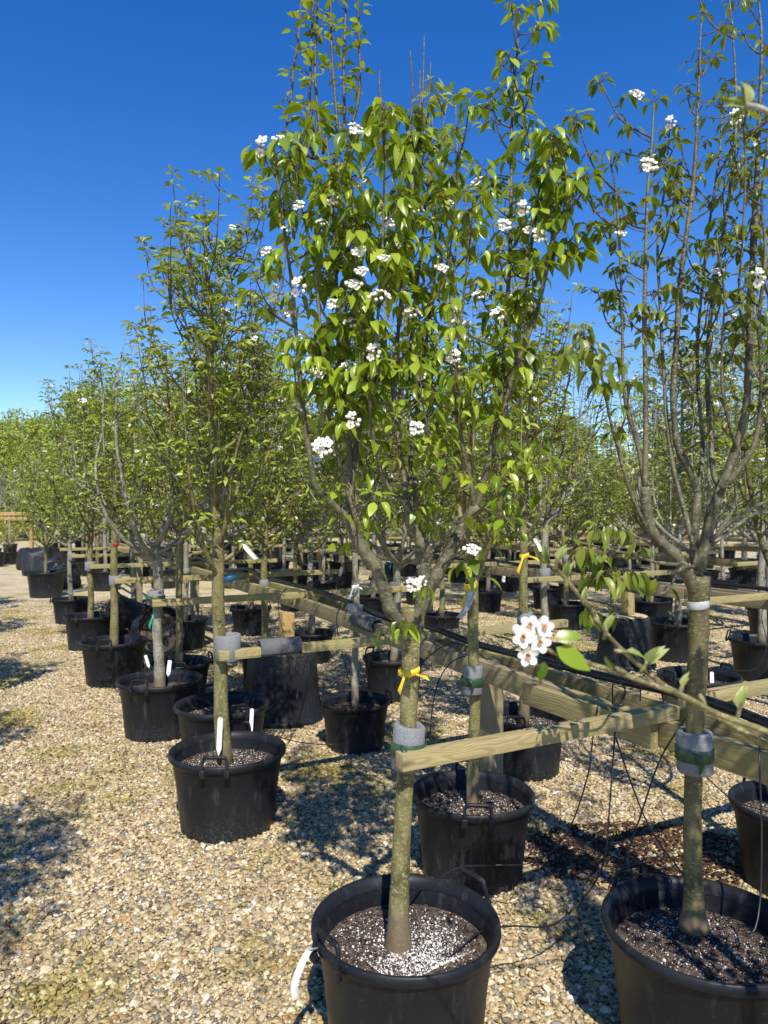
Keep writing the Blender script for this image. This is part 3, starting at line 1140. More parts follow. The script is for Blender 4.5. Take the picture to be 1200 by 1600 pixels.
# rails of block A, tied to the trees of the left row
LV = [-0.06, 1.60, 3.20, 4.87, 6.68, 8.72, 10.6]
rail_names = ['pale square rail reaching out to the flowering tree in front', 'square rail from the second pot on the left, with a foam roll round it', 'third square rail from the front, ending by the tree with green tape',
              'fourth square rail from the front on the left', 'fifth square rail from the front on the left', 'sixth square rail from the front on the left', 'seventh square rail from the front, farthest on the left']
RAILZ = []
for i, v in enumerate(LV):
    z = ztop(0, v) + RS / 2 + .001
    RAILZ.append(z)
    board('timber_rail', UV(-0.02 if i == 0 else -.055, v, z), UV(1.04 if i == 0 else 2.05, v, z), RS, RS, 'timber', rail_names[i], 'rail', 'square rails across the beams')
board('timber_rail', UV(1.12, .02, ztop(0, 0) + RS / 2 + .001), UV(2.4, .02, ztop(0, 0) + RS / 2 + .001), RS, RS, 'timber', 'square rail leaving the frame on the right behind the dark tree', 'rail', 'square rails across the beams')

# blocks further right
for bi, ul in enumerate((3.1, 6.5, 9.9, 13.3)):
    where = ['second', 'third', 'fourth', 'fifth'][bi]
    ub = ul + 0.95
    for du in (0, .2):
        v = -1.2 - bi * 1.0
        while v < 17:
            a, b = UV(ub + du, v + .004, .86 - BH / 2), UV(ub + du, v + 3.6 - .004, .86 - BH / 2)
            if abs(a.x) < .62 * a.y + 2.5 and a.y < 24 and b.y > 1:
                board('timber_beam', a, b, BW, BH, 'timber_old', 'weathered %s beam, length %s from the front, through the %s block' % ('left' if du == 0 else 'right', ORD[int(round((v + 1.2 + bi) / 3.6)) + 1], where), 'beam', 'beams of the %s block' % where)
            v += 3.6
    v = 1.6 + (bi % 2) * .4 - bi * 1.75
    while v < 16:
        a, b = UV(ul, v, .86 + RS / 2 + .001), UV(ul + 2.0, v, .86 + RS / 2 + .001)
        if abs(b.x) < .62 * b.y + 1.5 and b.y < 22:
            board('timber_rail', a, b, RS, RS, 'timber', '%s square rail from the front across the %s pair of beams' % (ORD[int(round((v - 1.6 - (bi % 2) * .4 + bi * 1.75) / 1.75)) + 1], where), 'rail', 'rails of the %s block' % where)
        v += 1.75

# upturned pots under the beams and the short posts that stand on them


def upturned(pt, dia, h, label, rz=0.0, topping=False):
    r = link('upturned_pot', None, None, label, 'pot', loc=pt)
    s = dia / POT_D
    r.rotation_euler.z = rz
    sh = link('shell', POT_NEAR[0], r)
    ri = link('rim', POT_NEAR[1], r)
    for o in (sh, ri):
        o.scale = (s, s, h / POT_H)
        o.rotation_euler = (math.pi, 0, 0)
        o.location = (0, 0, h)
    if topping:
        m = MB()
        m.lathe([(0, 0.012), (.18 * s * .5 / .5, .011), (.2 * s, .004), (.2 * s, .0006)], 32)
        g = link('gravel_topping', m.mesh('gravel_topping', [M['ground']]), r)
        g.location = (0, 0, h)
    return r


UPN = []
for (px, d, dia, h, lab, top) in ((441, 5.32, .61, .5, 'large black upturned pot under the beam post left of centre', True), (976, 7.1, .58, .485, 'black upturned pot topped with gravel, behind the blossom twig', True),
                             (497, 15.5, .5, .42, 'far black upturned pot under a beam, left of the flowering tree', True)):
    p = G(px, d)
    upturned(p, dia, h, lab, topping=top)
    zt = ztop(0, 3) if px < 900 else .86
    off = .013
    UPN.append((p, h))
    board('timber_post', p + Vector((.03, 0, h + off)), p + Vector((.03, 0, zt - BH - .002)), .09, .09, 'timber_new' if px < 500 else 'timber', 'short square post standing on %s' % lab.split(',')[0].replace('large ', 'the ').replace('black upturned pot topped with gravel', 'the gravel-topped upturned pot'), 'post')
# plain posts standing in the ground
for i, (u, v, lab) in enumerate(((1.1, -1.2, 'ground post under the beams beyond the right edge'), (1.095, 1.05, 'shaded post under the beams behind the flowering tree'), (1.095, 6.8, 'post under the left beams in the middle distance'), (1.095, 10.4, 'post under the left beams farthest back'),
                             (4.15, .6, 'post under the second beams at the right edge'), (4.15, 6.6, 'post under the second beams in the middle distance'), (4.15, 10.2, 'post under the second beams far back'), (7.55, 4.0, 'post under the third beams at the right'), (7.55, 7.6, 'post under the third beams far back'))):
    board('timber_post', UV(u, v, -.02), UV(u, v, ztop(u, v) - .002), .085, .085, 'timber_old', lab, 'post')


# ------------------------------------------------------------------ small fittings
def sleeve(pt, r, h, label, group='foam sleeves round the stems', strap=True, mat='foam', rz=0.0, lean=(0, 0)):
    m = MB()
    prof = [(r * .62, 0), (r * .92, .001), (r, .006), (r * 1.0, h - .006), (r * .92, h - .001), (r * .62, h), (r * .58, h * .5)]
    m.lathe(prof, 28, closed=True)
    v = m.v[0]
    rs = np.random.RandomState(int(abs(pt.x * 977 + pt.y * 131)) % 9999)
    a = np.arctan2(v[:, 1], v[:, 0])
    k = 1 + .05 * np.sin(a * 2 + rs.uniform(0, 6)) + .03 * np.sin(a * 3 + v[:, 2] * 40 + rs.uniform(0, 6)) + rs.uniform(-.012, .012, len(v))
    v[:, 0] *= k
    v[:, 1] *= k
    v[:, 2] += .004 * np.sin(a + rs.uniform(0, 6)) * (v[:, 2] / h)
    o = link('foam_sleeve', m.mesh('foam_sleeve', [M[mat]]), None, label, 'foam sleeve', group, loc=pt, rot=(lean[0], lean[1], rz))
    if strap:
        s = MB()
        s.lathe([(r * 1.07, h * .32), (r * 1.1, h * .33), (r * 1.1, h * .62), (r * 1.07, h * .63)], 28, closed=True)
        # the loose end of the strap, folded back
        s.tube(smooth_path([(-r * .5, -r * 1.08, h * .6), (-r * .3, -r * 1.3, h * .52), (-r * .1, -r * 1.25, h * .35), (-r * .2, -r * 1.2, h * .12)], 4), [.003, .009, .008, .002], 5)
        link('strap', s.mesh('strap', [M['strap']]), o)
    return o


def tape(pt, r, label, mat, h=0.02, tails=2, cat='tape', group='coloured tapes tied round the stems', seed=1):
    """a ribbon tied round a stem with its loose ends"""
    m = MB()
    rr = random.Random(seed)
    e = 1.0 if tails else .45
    prof = [(r * 1.02, -h / 2), (r * (1.02 + .12 * e), -h / 2 * .8), (r * (1.02 + .15 * e), 0), (r * (1.02 + .11 * e), h / 2 * .8), (r * 1.02, h / 2)]
    m.lathe(prof, 20)
    v = m.v[0]
    a = np.arctan2(v[:, 1], v[:, 0])
    v[:, 2] += .25 * h * np.sin(a + 1)
    o = link('stem_tape', m.mesh('stem_tape', [M[mat]]), None, label, cat, group, loc=pt)
    for k in range(tails):
        sx = (-1, 1)[k % 2]
        b = MB()
        L = h * rr.uniform(2.0, 3.0)
        n = 7
        vs_ = []
        for i in range(n):
            t = i / (n - 1)
            x = sx * (r * .4 + L * t * (.45 if sx < 0 else .9))
            z = -L * t * (1.1 if sx < 0 else .1) - .2 * L * t * t
            y = -r * 1.15 - .012 * math.sin(t * 3)
            w = h * (.25 + .45 * t)
            vs_ += [(x - w * .3, y, z + w * .5), (x + w * .3, y - .004 * math.sin(t * 9), z - w * .5)]
        vs2 = [(x, y - .0012, z) for x, y, z in vs_]
        fs = [(2 * i, 2 * i + 1, 2 * i + 3, 2 * i + 2) for i in range(n - 1)]
        fs2 = [tuple(x + 2 * n for x in f[::-1]) for f in fs]
        b.add(vs_ + vs2, fs + fs2)
        link('loose_end', b.mesh('loose_end', [M[mat]]), o)
    return o


def plant_label(pt, L, w, label, tilt=(0.1, 0.05), rz=0.0):
    """flat white plastic stick-in label with a rounded head and a pointed foot"""
    m = MB()
    out = [(-w / 2, 0), (-w / 2, L * .95), (-w * .3, L), (w * .3, L), (w / 2, L * .95), (w / 2, 0), (0, -L * .25)]
    k = len(out)
    vs_ = [(x, -.0008, z) for x, z in out] + [(x, .0008, z) for x, z in out]
    fs = [tuple(range(k)), tuple(range(2 * k - 1, k - 1, -1))] + [((i + 1) % k, i, i + k, (i + 1) % k + k) for i in range(k)]
    m.add(vs_, fs)
    return link('plant_label', m.mesh('plant_label', [M['white']], False), None, label, 'label', 'white labels stuck in the pots', loc=pt, rot=(tilt[0], tilt[1], rz))


def hose(name, pts, r, label, cat, mat='pipe', sides=6, sub=8, group=None):
    m = MB()
    m.tube(smooth_path(pts, sub), r, sides)
    return link(name, m.mesh(name, [M[mat]]), None, label, cat, group)


# ------------------------------------------------------------------ the flowering tree in front
X1 = G(622, 2.05)
add_pot(634, 2.07, .53, 'near black pot with white perlite on its soil, in front at the bottom', 'big black pots of the left row', True, math.radians(38), PERL, chips=True)
T1 = tree_root(X1, 'nearest flowering pear tree with large bright green leaves, in the front pot')
t = Tree(101)
D1 = 2.05
tr = pix(T1, [(622, 1500), (624, 1400), (629, 1290), (636, 1165), (641, 1050), (643, 985), (645, 950)], D1, D1 + .02)
t.limb(tr, [.042, .030, .0262, .0245, .0243, .0246, .0252, .0262, .029, .032], 16, 5, knob=.07)
limbs = [
    # points, d0, d1, r0, r1, leaf gap, leaf size, n, droop, start
    ([(640, 985), (613, 957), (603, 931), (588, 887), (569, 862), (553, 830), (541, 806)], 2.05, 1.98, .020, .017, None),
    ([(543, 808), (515, 782), (493, 757), (483, 703), (474, 640), (465, 549), (458, 460), (447, 380), (436, 300), (425, 245)], 1.98, 1.85, .012, .0022, (.085, .068, 6, 1.0, .25)),
    ([(541, 806), (546, 760), (545, 693), (537, 613), (529, 533), (524, 400), (518, 300), (510, 215)], 1.98, 2.02, .0125, .004, (.085, .07, 6, 1.0, .3)),
    ([(545, 790), (556, 703), (562, 672), (572, 560), (566, 470), (560, 390), (552, 320), (545, 230)], 1.98, 2.1, .010, .003, (.08, .07, 6, 1.0, .25)),
    ([(650, 985), (657, 950), (664, 893), (667, 862), (653, 843), (642, 824), (636, 800)], 2.06, 2.0, .018, .0145, None),
    ([(638, 805), (629, 782), (607, 763), (594, 729), (584, 687), (578, 640), (583, 560), (592, 480), (597, 400), (600, 293), (603, 187)], 2.0, 1.86, .010, .0022, (.08, .075, 7, 1.05, .3)),
    ([(636, 800), (630, 740), (622, 680), (614, 600), (622, 520), (630, 430), (640, 340), (648, 262), (653, 229)], 2.0, 2.08, .0105, .003, (.08, .075, 6, 1.0, .3)),
    ([(640, 800), (641, 730), (642, 667), (638, 600), (645, 500), (655, 420), (664, 330), (672, 270)], 2.02, 2.2, .011, .0025, (.085, .07, 6, 1.0, .3)),
    ([(645, 830), (649, 760), (651, 690), (652, 632), (668, 520), (680, 420), (679, 291), (683, 249), (699, 160)], 2.04, 2.3, .0105, .002, (.09, .06, 5, .9, .35)),
    ([(650, 985), (657, 950), (676, 909), (698, 871), (711, 846), (730, 811), (745, 790)], 2.05, 2.05, .021, .016, None),
    ([(745, 792), (752, 765), (762, 729), (781, 672), (795, 607), (810, 564), (824, 529), (838, 490), (855, 420), (864, 360), (871, 302), (860, 228)], 2.05, 1.95, .013, .0024, (.075, .07, 7, 1.0, .22)),
    ([(745, 792), (755, 750), (764, 713), (778, 650), (786, 580), (792, 480), (797, 394), (799, 262), (800, 184), (808, 79), (812, 18)], 2.05, 2.12, .0125, .0018, (.085, .06, 6, .85, .25)),
    ([(741, 800), (738, 768), (726, 711), (718, 665), (712, 620), (716, 540), (726, 450), (732, 380), (727, 300)], 2.05, 1.92, .009, .0024, (.09, .062, 5, 1.0, .3)),
    ([(795, 607), (815, 500), (828, 400), (832, 330), (828, 262), (825, 210), (815, 147)], 2.0, 2.15, .006, .0018, (.09, .055, 5, .8, .2)),
    ([(838, 490), (858, 400), (880, 330), (884, 270), (872, 225)], 1.98, 1.85, .005, .002, (.075, .07, 7, 1.1, .2)),
    ([(730, 812), (770, 780), (800, 755), (840, 735)], 2.05, 1.8, .004, .0016, (.12, .055, 4, 1.0, .4)),
    ([(690, 885), (735, 850), (790, 815)], 2.04, 1.75, .004, .0016, (.14, .06, 4, 1.1, .5)),
    ([(568, 862), (552, 800), (530, 720), (512, 640), (505, 560), (498, 480), (490, 400), (470, 320), (462, 262)], 2.0, 1.82, .008, .002, (.085, .068, 6, 1.0, .35)),
    ([(592, 480), (560, 420), (540, 340), (528, 262)], 1.94, 1.8, .005, .002, (.075, .072, 7, 1.05, .2)),
    ([(645, 500), (690, 450), (705, 380), (712, 300), (715, 240)], 2.08, 1.95, .005, .002, (.09, .06, 6, 1.0, .2)),
]
PATHS1 = []
for (pts, d0, d1, r0, r1, lf) in limbs:
    r0 *= .76 if lf else .92
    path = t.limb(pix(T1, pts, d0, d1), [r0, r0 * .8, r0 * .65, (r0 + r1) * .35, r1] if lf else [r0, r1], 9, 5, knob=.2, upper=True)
    PATHS1 += list(path)
    if lf:
        gap, size, n, droop, t0 = lf
        t.spurs(path, gap * .55, size * .9, n + 1, droop * .85, (.012, .085), t0, .09 if pts[len(pts) // 2][0] < 640 else .03, .42, .08, .0009)
        t.shoots(path, .085, .05, .19, size * .8, n, droop * .7, max(t0 + .02, .25), .98)
# slim leaders above the leafy part
tops = [([(510, 250), (475, 240), (449, 205), (455, 149), (460, 101), (468, 40), (471, -60)], 1), ([(512, 260), (486, 235), (482, 190), (484, 140), (487, 53), (495, -90)], 1), ([(516, 285), (527, 208), (519, 93), (516, 0), (514, -110)], 1),
        ([(516, 270), (537, 208), (537, 107), (541, 0), (545, -80)], 1), ([(530, 240), (543, 213), (561, 149), (561, 53), (557, -50)], 1), ([(505, 240), (497, 180), (492, 100), (496, 20), (500, -70)], 1),
        ([(603, 187), (594, 149), (593, 109)], 0), ([(653, 229), (660, 160), (663, 56)], 0), ([(655, 235), (641, 208), (645, 149), (641, 80)], 0), ([(655, 232), (668, 187), (673, 96)], 0), ([(648, 240), (656, 190), (656, 110)], 0)]
for i, (pts, leafy) in enumerate(tops):
    path = t.limb(pix(T1, pts, 2.03, 2.0 + .06 * (i % 4)), [.0052, .0042, .0034, .002] if leafy else [.004, .003, .0015], 6, 5, thin=True, knob=.15)
    if leafy:
        t.spurs(path, .042, .04, 4, .25, (.004, .02), .12, 0, .3, .05, .0007)
    else:
        t.spurs(path[:len(path) // 3], .06, .045, 3, .4, (.004, .02), .0, 0, .3, .2, .0007)
# inner leaves lower down
for (x, y) in ((632, 985), (607, 985), (660, 920), (735, 880), (750, 905), (720, 890), (765, 860), (650, 800), (560, 850), (845, 775), (700, 690), (570, 745), (625, 975)):
    d = RND.uniform(1.85, 2.02)
    t.rosette(P(x, y, d) - X1, 3, .056, 1.1, None, .4, .0009)
# low leafy twigs between the limbs
for k in range(46):
    x, y, d = RND.uniform(500, 830), RND.uniform(600, 850), RND.uniform(1.8, 2.4)
    q = P(x, y, d) - X1
    e = q + Vector((RND.uniform(-.05, .05), RND.uniform(-.04, .04), RND.uniform(.06, .16)))
    near_l = min((p for p in PATHS1), key=lambda p: (p - q).length)
    pth = t.limb([near_l, near_l.lerp(q, .5) + Vector((0, 0, -.012)), q, e], [.003, .0024, .0012], 5, 4, thin=True)
    t.spurs(pth, .05, .05, 4, .7, (.005, .03), .35, .05, .4, .1, .0008)
for (x, y) in ((410, 236), (438, 232), (448, 365), (430, 460), (468, 452), (446, 498), (500, 355), (552, 455), (562, 402), (600, 412), (604, 356), (582, 556), (541, 580), (496, 590), (503, 705), (549, 664), (466, 535), (523, 483), (546, 514), (640, 500), (688, 427),
               (786, 358), (814, 330), (826, 366), (772, 500), (710, 560), (745, 470), (648, 918), (735, 868), (660, 912), (470, 640), (510, 700), (655, 590), (840, 375), (590, 475), (520, 320), (566, 432)):
    d = RND.uniform(1.8, 1.95)
    t.bloss.append((tuple(P(x, y, d) - X1), (RND.uniform(-.3, .3), -1, RND.uniform(.2, .9))))
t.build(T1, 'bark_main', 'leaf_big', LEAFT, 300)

# ------------------------------------------------------------------ the tall dark tree on the right
X2 = G(1084, 2.04)
add_pot(1100, 2.03, .545, 'large shaded black pot at the bottom right corner', 'big black pots of the beam row', True, math.radians(118), PERL2, chips=True)
T2 = tree_root(X2, 'tall dark pear tree with sparse leaves in the bottom right pot')
t = Tree(202)
D2 = 2.04
t.limb(pix(T2, [(1084, 1450), (1084, 1400), (1082, 1300), (1085, 1165), (1090, 1040), (1092, 960), (1092, 900)], D2, D2), [.040, .030, .0255, .0235, .0235, .0242, .025, .0262, .028, .030], 16, 5, knob=.1)
limbs2 = [
    ([(1092, 935), (1075, 900), (1055, 868), (1030, 845), (1013, 815), (1008, 760)], 2.04, 1.98, .021, .013, None),
    ([(1008, 760), (1009, 690), (1009, 610), (1007, 500), (1009, 400), (1012, 300), (1018, 230), (1022, 160)], 1.98, 2.05, .0105, .0022, (.09, .055, 6, 1.0, .35)),
    ([(1012, 830), (985, 770), (965, 700), (950, 640), (935, 560), (925, 540)], 1.99, 1.85, .007, .002, (.11, .058, 6, 1.2, .4)),
    ([(1012, 800), (997, 700), (976, 620), (972, 500), (969, 400), (962, 300), (955, 260)], 2.0, 1.95, .0075, .002, (.12, .05, 5, 1.0, .35)),
    ([(1092, 905), (1085, 860), (1088, 800), (1090, 770), (1078, 735), (1060, 700), (1052, 620), (1058, 520), (1064, 430), (1082, 300), (1088, 220), (1092, 120), (1096, 25)], 2.04, 2.12, .017, .0018, (.08, .045, 5, .7, .4)),
    ([(1085, 860), (1070, 800), (1052, 730), (1042, 660), (1036, 560), (1030, 450), (1028, 380), (1040, 280), (1046, 205)], 2.03, 2.2, .0095, .002, (.09, .055, 6, 1.0, .35)),
    ([(1092, 890), (1105, 840), (1112, 800), (1128, 760), (1150, 700), (1166, 640), (1170, 560), (1174, 450), (1180, 330), (1186, 200), (1190, 60), (1180, -40)], 2.04, 1.98, .020, .002, (.09, .05, 5, .8, .4)),
    ([(1112, 800), (1125, 770), (1115, 740), (1110, 680), (1105, 580), (1112, 480), (1128, 380), (1140, 300), (1150, 200), (1148, 100), (1140, 0)], 2.03, 2.15, .011, .002, (.085, .05, 5, .8, .35)),
    ([(1128, 765), (1150, 740), (1180, 690), (1190, 600), (1186, 500), (1196, 400), (1190, 300), (1205, 180)], 2.0, 1.9, .010, .002, (.09, .05, 5, .9, .35)),
    ([(1110, 845), (1150, 810), (1200, 782), (1260, 760), (1310, 700), (1330, 600)], 2.02, 1.9, .008, .002, (.1, .05, 5, .9, .5)),
    ([(1112, 850), (1160, 815), (1220, 770), (1250, 680), (1255, 560), (1262, 430)], 2.04, 2.2, .0085, .002, (.1, .05, 5, .9, .5)),
    ([(1060, 882), (1030, 880), (990, 868), (950, 858), (915, 850), (895, 842)], 2.0, 1.78, .006, .002, (.07, .058, 5, 1.1, .5)),
    ([(1085, 885), (1062, 890), (1040, 925), (1000, 928), (970, 915), (955, 900)], 2.02, 1.8, .0055, .002, (.07, .07, 4, 1.2, .6)),
    ([(1090, 770), (1098, 700), (1092, 620), (1090, 540), (1098, 440), (1110, 340), (1124, 240), (1130, 150)], 2.06, 2.3, .009, .002, (.09, .05, 5, .9, .3)),
    ([(1170, 560), (1155, 470), (1160, 380), (1165, 260), (1158, 160)], 2.0, 1.85, .005, .002, (.08, .05, 5, .8, .2)),
    ([(1150, 700), (1130, 620), (1128, 540), (1132, 460), (1120, 380)], 2.0, 1.9, .006, .002, (.09, .055, 5, 1.1, .3)),
]
for (pts, d0, d1, r0, r1, lf) in limbs2:
    r0 *= .8 if lf else .92
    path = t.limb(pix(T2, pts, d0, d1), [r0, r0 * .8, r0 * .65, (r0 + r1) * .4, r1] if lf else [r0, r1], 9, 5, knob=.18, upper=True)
    if lf:
        gap, size, n, droop, t0 = lf
        t.spurs(path, gap * .6, size * .85, n, droop * .85, (.012, .08), t0, 0.0, .4, .12, .0009)
        t.shoots(path, .12, .06, .22, size * .75, n, droop * .6, max(t0, .25), .98)
for (x, y) in ((925, 870), (912, 862), (935, 905), (905, 880), (950, 898), (985, 900), (925, 960), (935, 955), (975, 895), (880, 560), (900, 545), (925, 550), (945, 560), (935, 580)):
    d = RND.uniform(1.75, 1.9)
    t.rosette(P(x, y, d) - X2, 4, .066, 1.2, None, .35, .0009)
for (x, y) in ((990, 157), (1045, 196), (968, 373), (1010, 268), (1120, 432), (1174, 440), (1145, 190)):
    d = RND.uniform(1.85, 2.0)
    t.bloss.append((tuple(P(x, y, d) - X2), (RND.uniform(-.3, .3), -1, RND.uniform(.2, .9))))
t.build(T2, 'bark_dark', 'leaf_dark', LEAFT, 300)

# ------------------------------------------------------------------ trees of the near rows, each grown for its own place
near_trees = [
    # px, d, dia, generator, kwargs, bark, leaf, individual leaves, tree label, pot label, pot group, rot
    (352, 3.52, .55, gen_leader, dict(seed=31, H=2.95, fork=1.2, nbr=30, wide=.38, leaf=.053, gap=.065, r0=.033, bloss=.03, n=6), 'bark_main', 'leaf_small', 300, 'upright leafy pear tree in the second pot from the front on the left',
     'black pot with a tall white label standing alone on the gravel, left of centre', math.radians(90)),
    (250, 4.95, .56, gen_vase, dict(seed=32, H=2.68, fork=1.3, nlimb=7, wide=.5, leaf=.05, gap=.06, r0=.033, bloss=.06, splits=4, n=6), 'bark_grey', 'leaf_small', 300, 'grey-limbed open pear tree with green tape low on its stem', 'black pot, third from the front along the left row', math.radians(80)),
    (738, 3.05, .51, gen_vase, dict(seed=33, H=3.05, fork=1.32, nlimb=6, wide=.34, leaf=.057, gap=.075, r0=.023, bloss=.1, splits=4, n=5), 'bark_main', 'leaf_small', 300, 'slim pear tree with yellow tape, right behind the flowering tree',
     'black pot with a white-wrapped handle, right behind the front pot', math.radians(268)),
    (818, 4.25, .50, gen_leader, dict(seed=34, H=2.75, fork=1.28, nbr=26, wide=.45, leaf=.057, gap=.07, r0=.027, bloss=.04), 'bark_main', 'leaf_small', 200, 'pear tree with a yellow ribbon bow, right of the flowering tree', 'shaded black pot behind the big diagonal beam', math.radians(250)),
    (555, 4.68, .45, gen_leader, dict(seed=35, H=2.7, fork=1.25, nbr=24, wide=.42, leaf=.053, gap=.07, r0=.021, bloss=.08), 'bark_grey', 'leaf_small', 200, 'thin pear tree in the brown-soiled pot left of the flowering tree', 'black pot of reddish-brown soil left of the flowering stem', math.radians(200)),
    (347, 4.35, .55, gen_leader, dict(seed=36, H=2.55, fork=1.25, nbr=24, wide=.45, leaf=.053, gap=.065, r0=.02, bloss=.04), 'bark_grey', 'leaf_small', 200, 'thin pear tree hidden close behind the second tree on the left', 'black pot with two white labels just behind the lone left pot', math.radians(120)),
    (279, 5.72, .5, gen_vase, dict(seed=37, H=2.75, fork=1.35, nlimb=6, wide=.45, leaf=.05, gap=.065, r0=.026, bloss=.05, lean=.06), 'bark_main', 'leaf_small', 120, 'leaning pear tree with blue tape on the left', 'black pot half hidden behind the third pot of the left row', math.radians(30)),
    (178, 6.4, .565, gen_leader, dict(seed=38, H=2.8, fork=1.3, nbr=26, wide=.55, leaf=.053, gap=.065, r0=.033, bloss=.05), 'bark_main', 'leaf_small', 120, 'pear tree with red tape, fourth from the front in the left row', 'black pot, fourth from the front along the left row', math.radians(95)),
    (1092, 5.1, .55, gen_vase, dict(seed=39, H=3.0, fork=1.3, nlimb=6, wide=.5, leaf=.053, gap=.07, r0=.028, bloss=.12), 'bark_grey', 'leaf_small', 120, 'pear tree behind the tall dark tree, in the wide pot with a white label', 'black pot with a white label behind the right-hand stem', math.radians(205)),
    (1245, 2.95, .5, gen_vase, dict(seed=40, H=2.9, fork=1.3, nlimb=5, wide=.3, leaf=.057, gap=.09, r0=.025, bloss=.05, splits=2), 'bark_dark', 'leaf_small', 100, 'pear tree beyond the right edge, its branches entering the frame', 'black pot cut off by the right edge', math.radians(100)),
]
NEARPOS = []
for i, (px, d, dia, gen, kw, bark, leaf, ni, tl, pl_, rz) in enumerate(near_trees):
    near = d < 6
    add_pot(px + (4 if i == 0 else 0), d, dia, pl_, 'black pots with trees in the near rows', near, rz, PERL2 if d < 4.6 else None, chips=near)
    root = tree_root(G(px, d), tl, 'pear trees in the near rows')
    kw = dict(kw)
    kw['petr'] = .0007 if d < 4 else 0.0
    kw['zs'] = soil_z(dia) - .02
    tt = gen(**kw)
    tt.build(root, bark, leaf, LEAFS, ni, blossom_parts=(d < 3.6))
    NEARPOS.append((px, d))

# ------------------------------------------------------------------ trees further back: a few grown forms, copied with their parts
FORMS = []
for i, (gen, kw, bark, leaf) in enumerate((
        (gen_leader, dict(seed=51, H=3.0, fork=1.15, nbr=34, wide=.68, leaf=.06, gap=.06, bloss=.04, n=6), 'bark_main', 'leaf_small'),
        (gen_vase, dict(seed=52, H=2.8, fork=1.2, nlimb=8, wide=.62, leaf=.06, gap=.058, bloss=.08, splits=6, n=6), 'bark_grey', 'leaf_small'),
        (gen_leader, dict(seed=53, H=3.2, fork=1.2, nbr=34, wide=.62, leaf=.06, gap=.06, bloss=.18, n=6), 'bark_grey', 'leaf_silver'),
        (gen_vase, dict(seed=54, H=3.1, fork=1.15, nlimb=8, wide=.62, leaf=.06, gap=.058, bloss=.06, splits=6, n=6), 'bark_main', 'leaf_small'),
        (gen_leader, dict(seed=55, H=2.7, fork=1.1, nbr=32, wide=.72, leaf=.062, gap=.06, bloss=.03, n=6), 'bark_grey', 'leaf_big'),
        (gen_vase, dict(seed=56, H=3.3, fork=1.4, nlimb=6, wide=.4, leaf=.04, gap=.16, bloss=.1, splits=4), 'bark_grey', 'leaf_rust'),
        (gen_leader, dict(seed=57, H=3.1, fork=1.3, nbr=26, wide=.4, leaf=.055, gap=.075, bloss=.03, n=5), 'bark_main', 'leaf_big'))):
    tt = gen(**kw)
    FORMS.append((tt.wood.mesh('trunk', [M[bark]]), tt.twigs.mesh('branches', [M['twig']]), merged_leaves(tt.leaves, LEAFS, M[leaf]), tt.bloss_mesh() if tt.bloss else None))


def far_tree(pt, form, label, group, sc=1.0, rz=0.0):
    r = tree_root(pt, label, group)
    r.scale = (sc, sc, sc)
    r.rotation_euler.z = rz
    wd, tw, lf, bl = FORMS[form]
    link('trunk', wd, r)
    link('branches', tw, r, kind='stuff')
    link('foliage', lf, r)
    if bl:
        link('blossom', bl, r)
    return r


